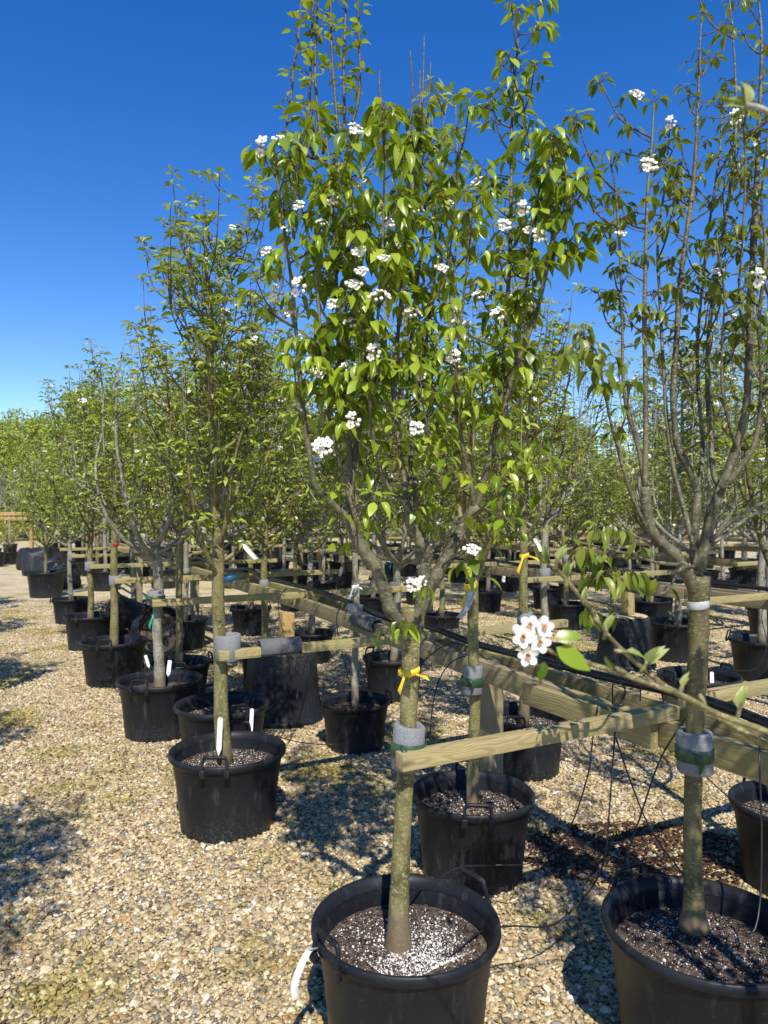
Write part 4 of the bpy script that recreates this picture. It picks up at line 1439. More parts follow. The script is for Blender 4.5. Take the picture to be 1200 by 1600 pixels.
mid = [
    # px, d, dia, form, scale, tree label, pot label
    (141, 8.0, .55, 0, 1.0, 'pear tree in the fifth pot of the left row', 'fifth black pot from the front along the left row'),
    (112, 9.8, .5, 1, .95, 'pear tree in the sixth pot of the left row, white tie on its pot', 'sixth black pot from the front along the left row'),
    (72, 12.8, .65, 3, .8, 'low forked pear tree in the farthest clear pot of the left row', 'wide black pot standing by itself at the far left'),
    (289, 8.0, .5, 2, .95, 'pear tree with yellow band, behind the leaning tree', 'black pot behind the leaning tree on the left'),
    (392, 8.9, .5, 3, 1.0, 'pear tree in the pot behind the second left tree', 'black pot seen behind the second left stem'),
    (413, 6.3, .42, 0, .95, 'straight green-stemmed pear tree with white tie, left of centre', 'black pot behind the large upturned pot'),
    (615, 5.9, .5, 1, .98, 'pear tree with blue tape just behind the flowering stem', 'black pot behind the flowering stem'),
    (487, 7.3, .45, 4, .98, 'pear tree at the right end of the fourth rail', 'black pot under the beam left of the flowering tree'),
    (504, 12.0, .5, 1, .95, 'pear tree with a leafy shoot low on its stem, left of the flowering tree', 'black pot with a curled white label, left of the flowering tree'),
    (445, 13.5, .6, 2, 1.0, 'pear tree behind the beams, above the long dark pot', 'long dark pot behind the rails left of centre'),
    (531, 16.5, .52, 5, 1.0, 'pear tree in the far pot left of the forked limb', 'far black pot left of the forked limb'),
    (690, 8.5, .46, 0, .95, 'pear tree just left of the yellow-taped stem', 'black pot just left of the yellow-taped stem'),
    (583, 10.0, .52, 2, 1.0, 'pear tree behind the left limb of the flowering tree', 'black pot behind the left limb of the flowering tree'),
    (851, 6.75, .4, 5, 1.0, 'thin twin-stemmed pear tree behind the blossom twig', 'small black pot behind the blossom cluster'),
    (885, 9.3, .5, 3, .95, 'pale-stemmed pear tree above the blossom twig', 'black pot above the blossom cluster with brown soil'),
    (762, 10.9, .46, 4, .95, 'pear tree in the tall pot right of the yellow-taped stem', 'black pot right of the yellow-taped stem'),
    (1058, 7.4, .58, 2, 1.03, 'white-stemmed blossoming pear tree behind the right-hand fork', 'wide black pot left of the right-hand stem'),
    (1027, 11.0, .52, 3, 1.0, 'pear tree in the pot beyond the gravel-topped upturned pot', 'black pot beyond the gravel-topped upturned pot'),
    (1205, 8.6, .55, 1, 1.0, 'pear tree at the right edge beyond the pale rail', 'black pot at the right edge beyond the pale rail'),
    (655, 11.7, .5, 0, 1.0, 'pear tree seen through the main fork', 'black pot seen through the main fork'),
    (1130, 12.5, .5, 2, 1.0, 'blossoming pear tree right of the tall dark stem', 'black pot right of the tall dark stem'),
    (210, 9.3, .45, 4, 1.0, 'pear tree between the third and fourth left stems', 'black pot between the third and fourth left stems'),
]
for i, (px, d, dia, form, sc, tl, pl_) in enumerate(mid):
    add_pot(px, d, dia, pl_, 'black pots in the middle distance', False, RND.uniform(0, 6.28))
    far_tree(G(px, d), form, tl, 'pear trees in the middle distance', sc, RND.uniform(0, 6.28))
    NEARPOS.append((px, d))

rowc = {}
taken = [G(px, d) for px, d in NEARPOS]
count = 0
for bi, ul in enumerate((0.0, 3.1, 6.5, 9.9, 13.3, 16.7)):
    for du in (0.0, .95 if bi == 0 else 1.0, 1.9):
        v = 1.6 - bi * 1.75 + (0.8 if du else 0)
        while v < 27:
            v += 1.75
            p = UV(ul + du, v) + Vector((RND.uniform(-.12, .12), RND.uniform(-.12, .12), 0))
            if p.y < 5.2 or p.y > 27 or abs(p.x) > .56 * p.y + .6:
                continue
            if p.y < 13 and min((p - q).length for q in taken) < .95:
                continue
            if bi == 0 and (v < 12 or du == 0):
                continue
            if p.y < 9 and du == 1.0:
                continue
            taken.append(p)
            rowc[(bi, du)] = rowc.get((bi, du), 0) + 1
            od = ORD[rowc[(bi, du)]]
            bn = ['first', 'second', 'third', 'fourth', 'fifth', 'sixth'][bi]
            rn = 'left' if du == 0 else ('right' if du > 1.5 else 'middle')
            zone = 'near the middle' if p.y < 13 else ('far back' if p.y < 19 else 'farthest back')
            side = 'left' if p.x / p.y < -.17 else ('right' if p.x / p.y > .17 else 'centre')
            add_pot(p, None, RND.choice((.45, .5, .55)), '%s background pot from the front in the %s row of the %s block' % (od, rn, bn), 'black pots %s %s' % (zone, side), False, RND.uniform(0, 6), handles=p.y < 14)
            far_tree(p, RND.choice((0, 0, 1, 1, 2, 2, 3, 3, 4, 5)), '%s background tree from the front in the %s row of the %s block' % (od, rn, bn), 'pear trees %s %s' % (zone, side), RND.uniform(.9, 1.1), RND.uniform(0, 6.28))
            count += 1
print('far trees', count)

# a row across the path at the far left
for i, (x, d) in enumerate(((-11.9, 22.5), (-10.6, 23.2), (-9.2, 24.0), (-12.9, 25.5), (-8.0, 21.0), (-9.9, 26.5), (-7.2, 25.0))):
    p = Vector((x, d, 0))
    add_pot(p, None, .5, '%s small black pot in the cross row at the far left' % ORD[i + 1], 'black pots of the far left cross row', False, 0, handles=False)
    far_tree(p, (5, 0, 2, 5, 1, 5, 3)[i], '%s thin pear tree in the cross row at the far left' % ORD[i + 1], 'trees of the far left cross row', RND.uniform(.95, 1.15), i)

# trees standing left of the path and right of the frame: their shade falls into the picture
for i, (x, y, form, sc, lab) in enumerate(((-1.36, 1.1, 6, 1.0, 'pear tree left of the frame, its shade on the gravel in front'), (-2.5, 2.85, 6, 1.0, 'pear tree left of the frame, shading the gravel beside the third pot'),
                                           (-3.5, 4.9, 1, 1.0, 'pear tree left of the frame, shading the left edge of the path'), (-4.9, 7.4, 3, 1.0, 'pear tree left of the frame, far along the path'), (-6.2, 9.9, 0, 1.0, 'pear tree left of the frame, at the far end of the path'))):
    p = Vector((x, y, 0))
    add_pot(p, None, .52, 'black pot of the ' + lab.split(',')[0][0:] + ', ' + ['nearest', 'second', 'third', 'fourth', 'last'][i] + ' along the path', 'pots left of the frame', False, i)
    far_tree(p, form, lab, 'trees left of the frame', sc, 1.3 * i)

# ------------------------------------------------------------------ the tree beyond the right edge whose blossom twig reaches into the picture
XR = Vector((1.16, 1.02, 0))
add_pot(XR, None, .52, 'black pot right of the frame under the blossom twig', 'pots right of the frame', False, .5)
TR = tree_root(XR, 'pear tree right of the frame whose blossom twig reaches into the picture')
t = gen_vase(seed=71, H=3.0, fork=1.0, nlimb=6, wide=.26, leaf=.05, gap=.085, bloss=.05, splits=3, n=5)
o = XR
twA = [(1260, 1185), (1190, 1160), (1137, 1128), (1089, 1100), (1042, 1074), (1010, 1049), (978, 1021), (947, 989), (915, 945), (886, 907), (861, 881)]
twB = [(1255, 1178), (1200, 1144), (1124, 1117), (1067, 1087), (1010, 1067), (956, 1047), (912, 1035), (872, 1022), (848, 1012)]
dA = np.linspace(.99, .93, len(twA))
dB = np.linspace(.98, .86, len(twB))
jn = Vector((-.28, .0, 1.06))
pa = [Vector((0.0, 0.0, .96)), Vector((-.12, .0, 1.03))] + [jn] + [P(x, y, d) - o for (x, y), d in zip(twA, dA)]
pb = [jn] + [P(x, y, d) - o for (x, y), d in zip(twB, dB)]
pathA = t.limb(pa, [.008, .0065, .0048, .0038, .0030, .0026, .0026], 8, 5, knob=.15)
pathB = t.limb(pb, [.0046, .0038, .0030, .0026], 8, 5, knob=.15)
# buds and half-open shoots on the twig
twl = []


def shoot(x, y, d, ux, uy, n=3, sz=.03):
    p = P(x, y, d) - o
    up = Vector((ux, -.15, uy)).normalized()
    for k in range(n):
        dv = up + Vector((RND.uniform(-.28, .28), RND.uniform(-.3, .3), RND.uniform(-.2, .25)))
        twl.append((tuple(p), frame(dv, (-up.z, -.8, up.x)), sz * RND.uniform(.7, 1.0), RND.choice((0, 1)), 'leaf_silver'))
    t.limb([p - up * .012, p + up * .006], [.0028, .0036, .002], 6, 3)


for a in ((861, 881, .93, -.7, .7, 4, .034), (870, 880, .93, .3, 1, 2, .03), (886, 905, .935, .1, 1, 3, .028), (915, 940, .94, -.4, .9, 2, .026), (947, 985, .945, .15, 1, 3, .03), (975, 1018, .95, 1, -.05, 2, .03), (1008, 1040, .955, .5, .85, 5, .042),
          (965, 1045, .9, -1, .5, 3, .026), (1065, 1075, .93, .35, 1, 2, .024), (1155, 1110, .97, .2, 1, 4, .04), (1100, 1098, .96, .4, -.8, 1, .022)):
    shoot(*a)
c = P(852, 1008, .86) - o
for (dx, dz, dirx, dirz, sz) in ((.010, .010, .9, .1, .034), (.012, -.002, .85, -.5, .05), (-.002, -.018, -.25, -1, .026), (-.004, .012, .4, .9, .02)):
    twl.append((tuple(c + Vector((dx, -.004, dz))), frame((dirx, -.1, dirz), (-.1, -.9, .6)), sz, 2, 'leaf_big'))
for (x, y, ax, az_) in ((838, 1000, -.3, .1), (826, 1010, -.5, -.2), (846, 990, .2, .5), (836, 984, -.1, .6)):
    q = P(x, y, .85) - o
    t.limb([c, c.lerp(q, .5) + Vector((0, -.002, .002)), q], [.0009, .0008], 4, 3, thin=True)
t.build(TR, 'bark_main', 'leaf_dark', LEAFT, 60)
for l in twl:
    ob = bpy.data.objects.new('leaf', LEAF_OBJ[l[4]][l[3]])
    COL.objects.link(ob)
    ob.parent = TR
    ob.matrix_local = Matrix.Translation(l[0]) @ Matrix([list(x) for x in l[1]]).to_4x4() @ Matrix.Scale(l[2], 4)


def open_flower(seed, nfl):
    """a loose cluster seen close: wide open five-petalled flowers and two fat buds"""
    rs = random.Random(seed)
    b = MB()
    bv, bf = ico(2)
    spots = [(-.013, .004, .006, 1), (.006, -.002, .004, 1), (-.008, -.016, .005, 1), (-.004, .016, -.002, 1), (.010, .014, .0, 1), (.012, .022, 0, 0), (-.020, .012, .0, 0)]
    for (x, z, y, opn) in spots[:nfl]:
        cc = Vector((x, -y, z))
        if not opn:
            b.add([tuple(cc + Vector((v[0] * .0052, v[1] * .0052, v[2] * .006))) for v in bv], [tuple(f) for f in bf], mi=0)
            continue
        cup = rs.uniform(.15, .5)
        nr = Vector((x * 24 + rs.uniform(-.2, .2), -1, z * 14 + .15)).normalized()
        q = nr.to_track_quat('Z', 'Y').to_matrix() @ Matrix.Rotation(rs.uniform(0, 6), 3, 'Z')
        for k in range(5):
            rot = q @ Matrix.Rotation(2 * math.pi * k / 5, 3, 'Z')
            R = .0112
            rings = []
            for i in range(5):
                s = .12 + .24 * i
                w = (.08, .26, .4, .38, .15)[i]
                zz = .05 + cup * (s ** 2)
                rings += [(s, -w, zz + .1 * w), (s, 0, zz - .05), (s, w, zz + .1 * w)]
            fs = []
            for i in range(4):
                for j in range(2):
                    fs.append((i * 3 + j, i * 3 + j + 1, i * 3 + 4 + j, i * 3 + 3 + j))
            b.add([tuple(cc + rot @ (Vector(p) * R)) for p in rings], fs, mi=0)
        for k in range(12):
            a = 2 * math.pi * k / 12
            l = rs.uniform(.5, .9)
            e = q @ Vector((math.cos(a) * .0045 * l, math.sin(a) * .0045 * l, .0055 * l + .002))
            b.tube([tuple(cc), tuple(cc + e)], [.00025, .0004, .0010], 4, mi=1)
    return b.mesh('blossom', [M['petal'], M['stamen']])


fl = link('blossom', open_flower(5, 7), TR)
fl.location = P(834, 1000, .845) - o
fl.scale = (1.0, 1.0, 1.0)

# blurred shoot tip entering at the upper right edge
tip = [P(x, y, .8) for x, y in ((1290, 220), (1230, 190), (1190, 170), (1165, 165))]
m = MB()
m.tube(smooth_path([p - o for p in [XR + Vector((.02, -.05, 1.9))] + tip], 5), [.006, .004, .0034, .004], 6)
link('shoot', m.mesh('shoot', [M['bark_grey']]), TR)
m = MB()
for (dx, dz, s) in ((-.2, 1, .032), (.1, 1, .036), (-1, .2, .024), (-.7, .6, .022)):
    tv, tf = LEAFT[3]
    R = frame((dx, -.1, dz), (.3, -1, 0))
    m.add((tv * s) @ R.T + np.array(tip[-1] - o), tf)
link('bud', m.mesh('bud', [M['leaf_silver']]), TR)

# ------------------------------------------------------------------ foam sleeves, tapes and labels
sleeve(P(636, 1201, 2.06) , .046, .125, 'grey foam sleeve with a green strap on the front flowering stem', lean=(0, .06))
sleeve(P(1085, 1207, 2.04), .046, .115, 'grey foam sleeve with a dark green strap on the right-hand stem')
sleeve(P(738, 1084, 3.03), .042, .115, 'grey foam sleeve with a green strap on the yellow-taped slim stem', mat='foam')
sleeve(P(356, 1032, 3.5), .062, .125, 'grey foam sleeve on the second left stem', strap=False)
sleeve(P(243, 945, 4.93), .058, .1, 'grey foam sleeve on the third left stem')
sleeve(P(180, 915, 6.4), .05, .09, 'grey foam sleeve on the fourth left stem', strap=False)
sleeve(P(141, 892, 8.0), .055, .1, 'grey foam sleeve on the fifth left stem', strap=False)
sleeve(P(112, 876, 9.8), .05, .1, 'grey foam sleeve on the sixth left stem', strap=False)
sleeve(P(820, 975, 4.25), .045, .07, 'grey foam sleeve on the stem with the yellow ribbon bow', strap=False)
sleeve(P(555, 966, 4.66), .052, .09, 'pale foam sleeve on the thin stem left of the flowering tree', strap=False)
sleeve(P(413, 922, 6.3), .045, .09, 'pale foam sleeve on the straight green stem left of centre', strap=False)
sleeve(P(487, 898, 7.3), .04, .08, 'pale foam sleeve at the end of the fourth rail', strap=False)
sleeve(P(616, 925, 5.9), .045, .08, 'dark foam sleeve behind the flowering stem', strap=False, mat='foam_dark')
sleeve(P(851, 905, 6.75), .05, .1, 'pale foam sleeve on the twin thin stems', strap=False)
sleeve(P(885, 880, 9.3), .055, .1, 'pale foam sleeve on the stem above the blossom twig', strap=False)
sleeve(P(290, 903, 8.0), .05, .1, 'grey foam sleeve on the yellow-banded stem')
sleeve(P(1058, 906, 7.4), .05, .09, 'foam sleeve on the white stem behind the right-hand fork', strap=False)


def foam_roll(a, b, r, label):
    m = MB()
    a, b = Vector(a), Vector(b)
    x = (b - a).normalized()
    y = Vector((0, 0, 1)).cross(x).normalized()
    z = x.cross(y)
    k = 14
    vs_, fs = [], []
    for e, c in ((0, a), (1, b)):
        for rr in (r, r * .8):
            for i in range(k):
                t_ = math.pi * (-.22 + 1.44 * i / (k - 1)) 
                w = rr * (1 + .03 * math.sin(7 * t_ + e))
                vs_.append(tuple(c + y * math.cos(t_) * w + z * math.sin(t_) * w))
    for i in range(k - 1):
        fs += [(i, i + 1, 2 * k + i + 1, 2 * k + i), (k + i + 1, k + i, 3 * k + i, 3 * k + i + 1), (i + 1, i, k + i, k + i + 1), (2 * k + i, 2 * k + i + 1, 3 * k + i + 1, 3 * k + i)]
    fs += [(0, 2 * k, 3 * k, k), (k - 1, 2 * k - 1, 4 * k - 1, 3 * k - 1)]
    m.add(vs_, fs)
    return link('foam_roll', m.mesh('foam_roll', [M['foam_dark']]), None, label, 'foam')


foam_roll(UV(.14, 1.60, RAILZ[1] + .012), UV(.345, 1.60, RAILZ[1] + .012), .048, 'loose dark foam roll lying over the second rail')
foam_roll(UV(1.0, 2.02, .80 + .02), UV(1.0, 2.3, .81 + .02), .05, 'pale foam roll lying over the beam left of the flowering stem')

tape(P(639, 1048, 2.045), .0265, 'yellow tape knotted round the front flowering stem', 'yellow', .018, 2, seed=3)
tape(P(735, 915, 3.05), .024, 'yellow tape on the slim stem behind the flowering tree', 'yellow', .03, 1, seed=4)
tape(P(819, 868, 4.25), .024, 'yellow ribbon bow on the stem right of the flowering tree', 'yellow', .028, 2, seed=5)
tape(P(1091, 943, 2.04), .0275, 'shiny grey tape round the right-hand stem', 'grey_tape', .022, 0, seed=6)
tape(P(358, 903, 3.52), .034, 'dark blue tape round the second left stem', 'blue', .026, 0, seed=7)
tape(P(246, 960, 4.95), .032, 'green tape round the grey third left stem', 'green_tape', .03, 1, seed=8)
tape(P(283, 848, 5.72), .024, 'blue tape round the leaning left stem', 'blue', .025, 1, seed=9)
tape(P(290, 845, 8.0), .028, 'yellow band round the stem behind the leaning tree', 'yellow', .06, 0, seed=10)
tape(P(142, 838, 8.0), .03, 'red tape round the fifth left stem', 'red_tape', .03, 0, seed=11)
tape(P(180, 851, 6.4), .03, 'red tape round the fourth left stem', 'red_tape', .03, 0, seed=12)
tape(P(617, 868, 5.9), .026, 'blue tape behind the main fork of the flowering tree', 'blue', .035, 1, seed=13)
tape(P(413, 846, 6.3), .026, 'white tie round the straight green stem', 'white', .025, 1, seed=14)
tape(P(555, 916, 4.66), .02, 'white tie on the thin stem left of the flowering tree', 'white', .02, 2, seed=15)
tape(P(504, 864, 12.0), .028, 'white tie round the stem above the pot with a curled label', 'white', .04, 0, seed=16)

plant_label(P(342, 1170, 3.42), .145, .024, 'tall white label in the lone left pot', (0, .05))
plant_label(P(392, 1142, 4.1), .12, .021, 'white label in the pot behind the lone left pot', (-.2, .02))
plant_label(P(263, 1052, 4.8), .085, .026, 'white label beside the grey third left stem', (0, .12))
plant_label(P(232, 1040, 4.65), .07, .02, 'short white label on the rim behind the third left stem', (.1, -.25))
plant_label(P(1113, 1086, 4.86), .15, .025, 'white label hanging on the pot behind the right-hand stem', (-.1, .02))
plant_label(P(531, 898, 11.8), .12, .05, 'curled white label at the pot left of the flowering tree', (0, .3))
plant_label(P(787, 908, 11.0), .1, .05, 'small white label on a pot right of the yellow-taped stem', (0, .0))


def strip(pts, w, label, mat='white', name='hang_tag', th=.0012):
    """a curling flat plastic strip"""
    sp = smooth_path(pts, 6)
    n = len(sp)
    vs_ = []
    for p in sp:
        vs_ += [tuple(p + Vector((-w / 2, 0, 0))), tuple(p + Vector((w / 2, 0, w * .12)))]
    back = [(x, y + th, z) for x, y, z in vs_]
    fs = [(2 * i, 2 * i + 1, 2 * i + 3, 2 * i + 2) for i in range(n - 1)]
    k = 2 * n
    f2 = [tuple(x + k for x in f[::-1]) for f in fs]
    side = [(2 * i + 2, 2 * i, 2 * i + k, 2 * i + 2 + k) for i in range(n - 1)] + [(2 * i + 1, 2 * i + 3, 2 * i + 3 + k, 2 * i + 1 + k) for i in range(n - 1)]
    m = MB()
    m.add(vs_ + back, fs + f2 + side)
    return link(name, m.mesh(name, [M[mat]]), None, label, 'tag')


strip([P(491, 1482, 1.93), P(480, 1490, 1.90), P(468, 1515, 1.885), P(460, 1540, 1.88), P(462, 1560, 1.885)], .02, 'curled white tag hanging from the handle of the front pot')
strip([P(736, 924, 3.0), P(733, 940, 2.99), P(726, 955, 2.985), P(718, 966, 2.98)], .03, 'pale grey strip hanging from the yellow-taped stem', 'grey_tape')
strip([P(376, 845, 3.5), P(386, 858, 3.48), P(395, 868, 3.47), P(401, 874, 3.47)], .026, 'long white tag dangling right of the second left stem')
strip([P(836, 842, 3.9), P(842, 852, 3.9), P(846, 862, 3.9)], .022, 'white tag dangling above the blossom twig')

# ------------------------------------------------------------------ watering pipe and thin drip tubes
pipe = []
for v in np.arange(-2.4, 11.5, .45):
    w = .018 * math.sin(v * 2.1) + .012 * math.sin(v * 5.3 + 1)
    pipe.append(UV(1.10 + w, v, ztop(0, v) + .045 + RS * .9 * max(math.exp(-((v - s) / .16) ** 2) for s in LV + [.02]) + .008 * math.sin(v * 3)))
hose('water_pipe', pipe, .0165, 'black water pipe lying along the near beam pair', 'pipe', sides=10, sub=6)
pipe = [UV(4.15 + .02 * math.sin(v * 2), v, .905 + .012 * math.sin(v * 4)) for v in np.arange(-.8, 14, .6)]
hose('water_pipe', pipe, .0165, 'black water pipe lying along the second beam pair', 'pipe', sides=8, sub=4)

tubes = [
    ([(962, 1108, 2.62), (961, 1143, 2.55), (952, 1267, 2.45), (947, 1327, 2.42), (927, 1383, 2.38), (867, 1443, 2.3), (800, 1447, 2.2), (754, 1454, 2.12), (712, 1488, 2.02), (676, 1512, 1.98)], 'thin drip tube running from the beam to the front pot'),
    ([(935, 1100, 2.66), (927, 1147, 2.6), (917, 1217, 2.55), (883, 1307, 2.55), (833, 1347, 2.58), (770, 1352, 2.62), (715, 1356, 2.5), (665, 1385, 2.32), (640, 1402, 2.22), (636, 1420, 2.2)], 'thin drip tube sagging in front of the second pot to the front pot'),
    ([(958, 1105, 2.64), (964, 1157, 2.58), (1000, 1260, 2.4), (1027, 1313, 2.35), (1053, 1347, 2.25), (1075, 1378, 2.16)], 'thin drip tube dropping to the bottom right pot, left strand'),
    ([(1075, 1118, 2.45), (1057, 1143, 2.38), (1030, 1190, 2.3), (1000, 1277, 2.25), (982, 1333, 2.22), (987, 1363, 2.18), (1020, 1366, 2.12), (1047, 1373, 2.1), (1048, 1396, 2.08)], 'thin drip tube looping down to the bottom right pot'),
    ([(1187, 1150, 2.15), (1187, 1200, 2.1), (1190, 1300, 2.06), (1188, 1400, 2.02), (1180, 1450, 1.98), (1165, 1462, 1.97)], 'thin drip tube near the right edge, into the bottom right pot'),
    ([(735, 1022, 3.3), (705, 1035, 3.22), (685, 1065, 3.15), (676, 1105, 3.1), (673, 1160, 3.05), (690, 1200, 3.0), (705, 1228, 2.95)], 'thin drip tube arching left of the yellow-taped stem'),
    ([(762, 1032, 3.2), (735, 1012, 3.15), (705, 1005, 3.2), (680, 1018, 3.3), (655, 1045, 3.45), (648, 1100, 3.5), (652, 1190, 3.6)], 'thin drip tube arching over the pipe behind the flowering stem'),
    ([(957, 1100, 2.62), (958, 1068, 2.6), (968, 1064, 2.58), (977, 1080, 2.55), (972, 1094, 2.53)], 'small tight loop of drip tube standing on the pipe'),
    ([(1000, 1095, 2.56), (1003, 1060, 2.55), (1015, 1052, 2.6), (1030, 1075, 2.62), (1038, 1100, 2.55)], 'second small loop of drip tube beside the right-hand stem'),
    ([(560, 972, 4.35), (545, 955, 4.4), (532, 950, 4.4), (526, 975, 4.45), (540, 1040, 4.5), (548, 1075, 4.55)], 'thin drip tube dropping into the brown-soiled pot'),
    ([(470, 925, 5.3), (450, 920, 5.3), (436, 935, 5.2), (438, 970, 5.1), (455, 1040, 5.0), (440, 1085, 4.9), (415, 1110, 4.6), (385, 1118, 4.3)], 'thin drip tube hanging across the large upturned pot'),
    ([(500, 945, 4.95), (490, 960, 4.9), (478, 1030, 4.85), (462, 1095, 4.8), (440, 1150, 4.3), (420, 1160, 3.9), (395, 1163, 3.65), (372, 1178, 3.48)], 'thin drip tube reaching over to the lone left pot'),
    ([(600, 990, 4.0), (585, 1010, 3.95), (570, 1060, 3.95), (545, 1150, 4.1), (520, 1163, 4.2), (470, 1160, 4.1), (430, 1150, 3.8)], 'thin drip tube trailing on the gravel left of the flowering stem'),
    ([(1195, 945, 5.0), (1190, 965, 4.95), (1198, 1010, 4.9), (1180, 1045, 4.9), (1150, 1048, 4.95), (1120, 1050, 5.0)], 'thin drip tube at the right edge above the labelled pot'),
    ([(1075, 1180, 2.4), (1110, 1220, 2.55), (1150, 1252, 2.75), (1200, 1268, 2.9), (1225, 1275, 2.95)], 'thin drip tube running right towards the cut-off pot'),
]
for pts, lab in tubes:
    hose('drip_tube', [P(*q) for q in pts], .0027, lab, 'tube', group='thin black drip tubes')

# ------------------------------------------------------------------ bark mulch spilled on the gravel, lying pots, bags, far trellis and hedge
mm = link('bark_mulch', chips_mesh(77, 1500, .42, .016, .005, M['mulch'], .016, 'bark_mulch'), None, 'patch of reddish brown bark chips spilled on the gravel left of the right-hand pot', 'mulch', kind='stuff', loc=(1.12, 3.2, 0))
mm.scale = (1.25, .75, 1)
link('leaf_litter', chips_mesh(78, 650, 5.5, .013, 0, M['mulch'], .013, 'leaf_litter'), None, 'dead brown leaf bits scattered over the gravel', 'litter', kind='stuff', loc=(0, 6.2, 0))

# empty pots lying on their sides
for (px, d, dia, rx, rz, lab) in ((232, 7.6, .5, 80, 40, 'empty black pot lying on its side behind the third left stem'), (216, 8.4, .5, -70, 120, 'tilted empty black pot behind the fourth left stem')):
    r = add_pot(px, d, dia, lab, None, False, 0)
    r.rotation_euler = (math.radians(rx), 0, math.radians(rz))
    r.location.z = .5 * dia * .97


def bag(pt, w, h, label, seed):
    """a slumped black grow bag: gathered top, bulging sides"""
    rs = np.random.RandomState(seed)
    m = MB()
    prof = [(0, 0), (w * .42, 0), (w * .5, .03), (w * .53, h * .3), (w * .5, h * .65), (w * .44, h * .9), (w * .4, h), (w * .34, h * .97), (0, h * .9)]
    m.lathe(prof, 36)
    v = m.v[0]
    a = np.arctan2(v[:, 1], v[:, 0])
    k = 1 + .07 * np.sin(3 * a + rs.uniform(0, 6)) + .04 * np.sin(7 * a + v[:, 2] * 14) + rs.uniform(-.015, .015, len(v))
    v[:, 0] *= k
    v[:, 1] *= k * .9
    v[:, 2] *= 1 + .08 * np.sin(2 * a + rs.uniform(0, 6))
    return link('grow_bag', m.mesh('grow_bag', [M['fabric']]), None, label, 'bag', 'black grow bags at the far left', loc=pt)


for i, (px, d, w, h) in enumerate(((58, 17.0, .62, .6), (74, 15.6, .6, .5), (92, 14.6, .62, .46), (48, 18.6, .6, .52), (104, 14.2, .5, .42))):
    bag(G(px, d), w, h, ['tall black grow bag at the far left', 'black grow bag with a folded cover behind the lone far pot', 'low black grow bag right behind the lone far pot', 'rearmost black grow bag of the far left heap', 'small black grow bag by the end of the rails'][i], 60 + i)

r = link('timber_trellis', None, None, 'orange timber frame standing among the trees at the far left', 'frame', loc=G(42, 24))
for (x0, z0, x1, z1, nm) in ((.15, 0, .15, 1.35, 'post'), (-1.0, 0, -1.0, 1.3, 'post'), (-1.4, 1.22, 1.3, 1.22, 'bar'), (-1.4, 1.38, 1.3, 1.38, 'bar')):
    m = MB()
    dx, dz = x1 - x0, z1 - z0
    m.box(((x0 + x1) / 2, 0 if nm == 'post' else -.075, (z0 + z1) / 2), (abs(dx) + .1 if dx else .1, .1 if nm == 'post' else .05, abs(dz) if dz else .11), ch=.006)
    link(nm, m.mesh(nm, [M['timber_new']]), r)

# pink azaleas in the far left corner
for i, (px, d) in enumerate(((14, 20.5), (-8, 19.5))):
    r = tree_root(G(px, d), ['pink-flowering shrub at the far left edge', 'second pink-flowering shrub, cut by the left edge'][i], 'pink shrubs', 'shrub', 'flowering_shrub')
    rs = random.Random(90 + i)
    tt = Tree(90 + i)
    for k in range(16):
        a = rs.uniform(0, 6.28)
        e = Vector((math.cos(a) * rs.uniform(.1, .4), math.sin(a) * rs.uniform(.1, .4), rs.uniform(.6, 1.3)))
        pth = tt.limb([Vector((0, 0, .3)), e * .5 + Vector((0, 0, .2)), e], [.01, .006, .003], 5, 3)
        tt.spurs(pth, .07, .05, 5, .4, t0=.3, blossom=.5)
    link('stems', tt.wood.mesh('stems', [M['twig']]), r)
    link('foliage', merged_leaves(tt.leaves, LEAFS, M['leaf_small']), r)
    bm_ = tt.bloss_mesh()
    bm_.materials[0] = M['magenta']
    link('blossom', bm_, r)
    add_pot(G(px, d), None, .5, ['black pot of the pink shrub at the far left edge', 'black pot of the second pink shrub'][i], None, False, 0, handles=False)


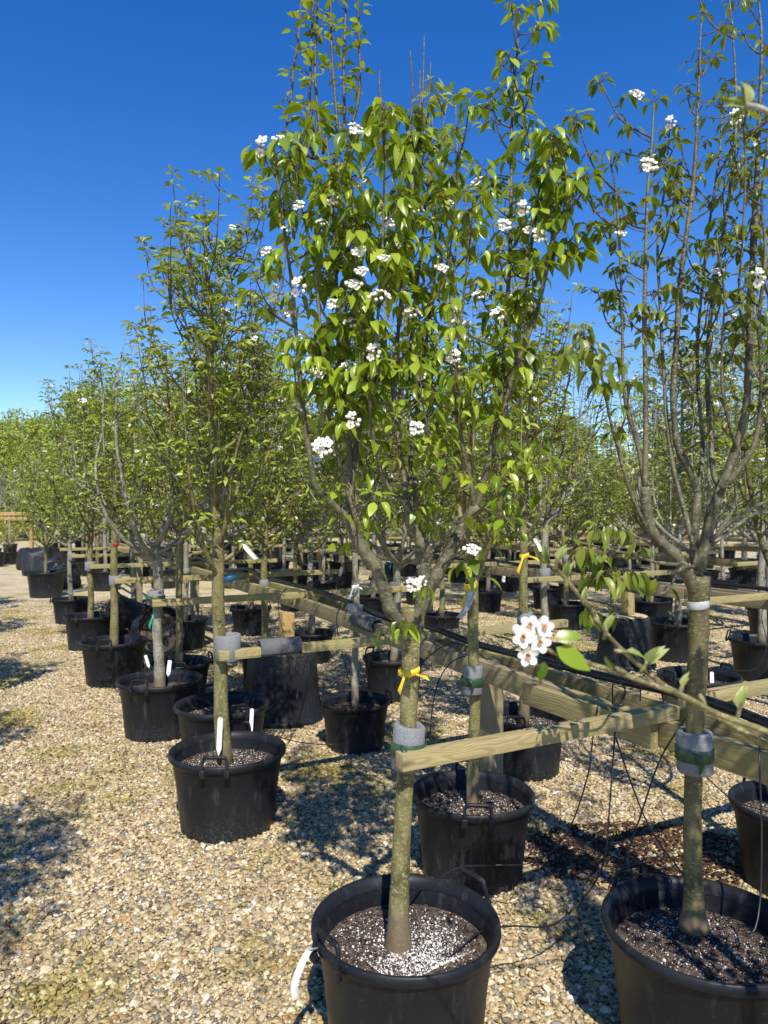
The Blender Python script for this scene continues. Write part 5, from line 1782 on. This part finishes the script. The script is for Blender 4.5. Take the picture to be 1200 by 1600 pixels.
def hedge_form(seed, w, h, z0, n, mat, leaf, clumps):
    rs = np.random.RandomState(seed)
    ctr = []
    for _ in range(clumps):
        a, rr = rs.uniform(0, 6.28), math.sqrt(rs.uniform(0, 1))
        zz = rs.uniform(0, 1)
        k = 1 - .35 * zz ** 2
        ctr.append((math.cos(a) * rr * w * k, math.sin(a) * rr * w * k, z0 + zz * (h - z0), rs.uniform(.25, .55) * w * .6))
    ctr = np.array(ctr)
    which = rs.randint(0, clumps, n)
    d = rs.normal(0, 1, (n, 3))
    d /= np.linalg.norm(d, axis=1, keepdims=True)
    rad = ctr[which, 3] * rs.uniform(.55, 1.05, n)
    ps = ctr[which, :3] + d * rad[:, None]
    leaves = []
    for i in range(n):
        leaves.append((tuple(ps[i]), frame(d[i] + rs.normal(0, .6, 3), d[i] + rs.normal(0, .5, 3) + np.array((0, 0, .4))), leaf * rs.uniform(.6, 1.3), i))
    lm = merged_leaves(leaves, LEAFS, mat, 'crown')
    tk = MB()
    tk.tube([(0, 0, 0), (.05, 0, h * .4), (0, .05, h * .85)], [.16, .12, .03], 8)
    for _ in range(14):
        c = ctr[rs.randint(clumps)]
        tk.tube([(0, 0, z0 + .2 * (c[2] - z0)), (c[0] * .4, c[1] * .4, z0 + .55 * (c[2] - z0)), tuple(c[:3])], [.06, .04, .012], 5)
    return tk.mesh('trunk', [M['bark_grey']]), lm


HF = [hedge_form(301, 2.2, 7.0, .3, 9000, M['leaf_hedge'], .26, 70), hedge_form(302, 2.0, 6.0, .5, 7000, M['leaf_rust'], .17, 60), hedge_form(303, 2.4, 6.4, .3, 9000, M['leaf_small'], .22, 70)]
k = 0
for x in list(np.arange(-27, -8, 1.9)) + list(np.arange(-7.5, 30, 3.6)):
    d = 38 + RND.uniform(-3, 5)
    f = RND.choice((0, 2, 2)) if -20 < x < -13 else RND.choice((0, 1, 2, 2))
    if x <= -20:
        f = RND.choice((1, 2))
    where = 'left' if x < -8 else ('right' if x > 8 else 'centre')
    kind = ['dark evergreen tree', 'brownish thin-leaved tree', 'mid-green tree'][f]
    r = tree_root(Vector((x + RND.uniform(-.6, .6), d, 0)), '%s, %s from the left in the belt behind the rows' % (kind, ORD[k + 1]), 'boundary trees', 'tree', 'boundary_tree')
    sc = RND.uniform(.88, 1.05)
    r.scale = (sc, sc, sc)
    r.rotation_euler.z = RND.uniform(0, 6.28)
    link('trunk', HF[f][0], r)
    link('crown', HF[f][1], r)
    k += 1
print('done', len(bpy.data.objects))
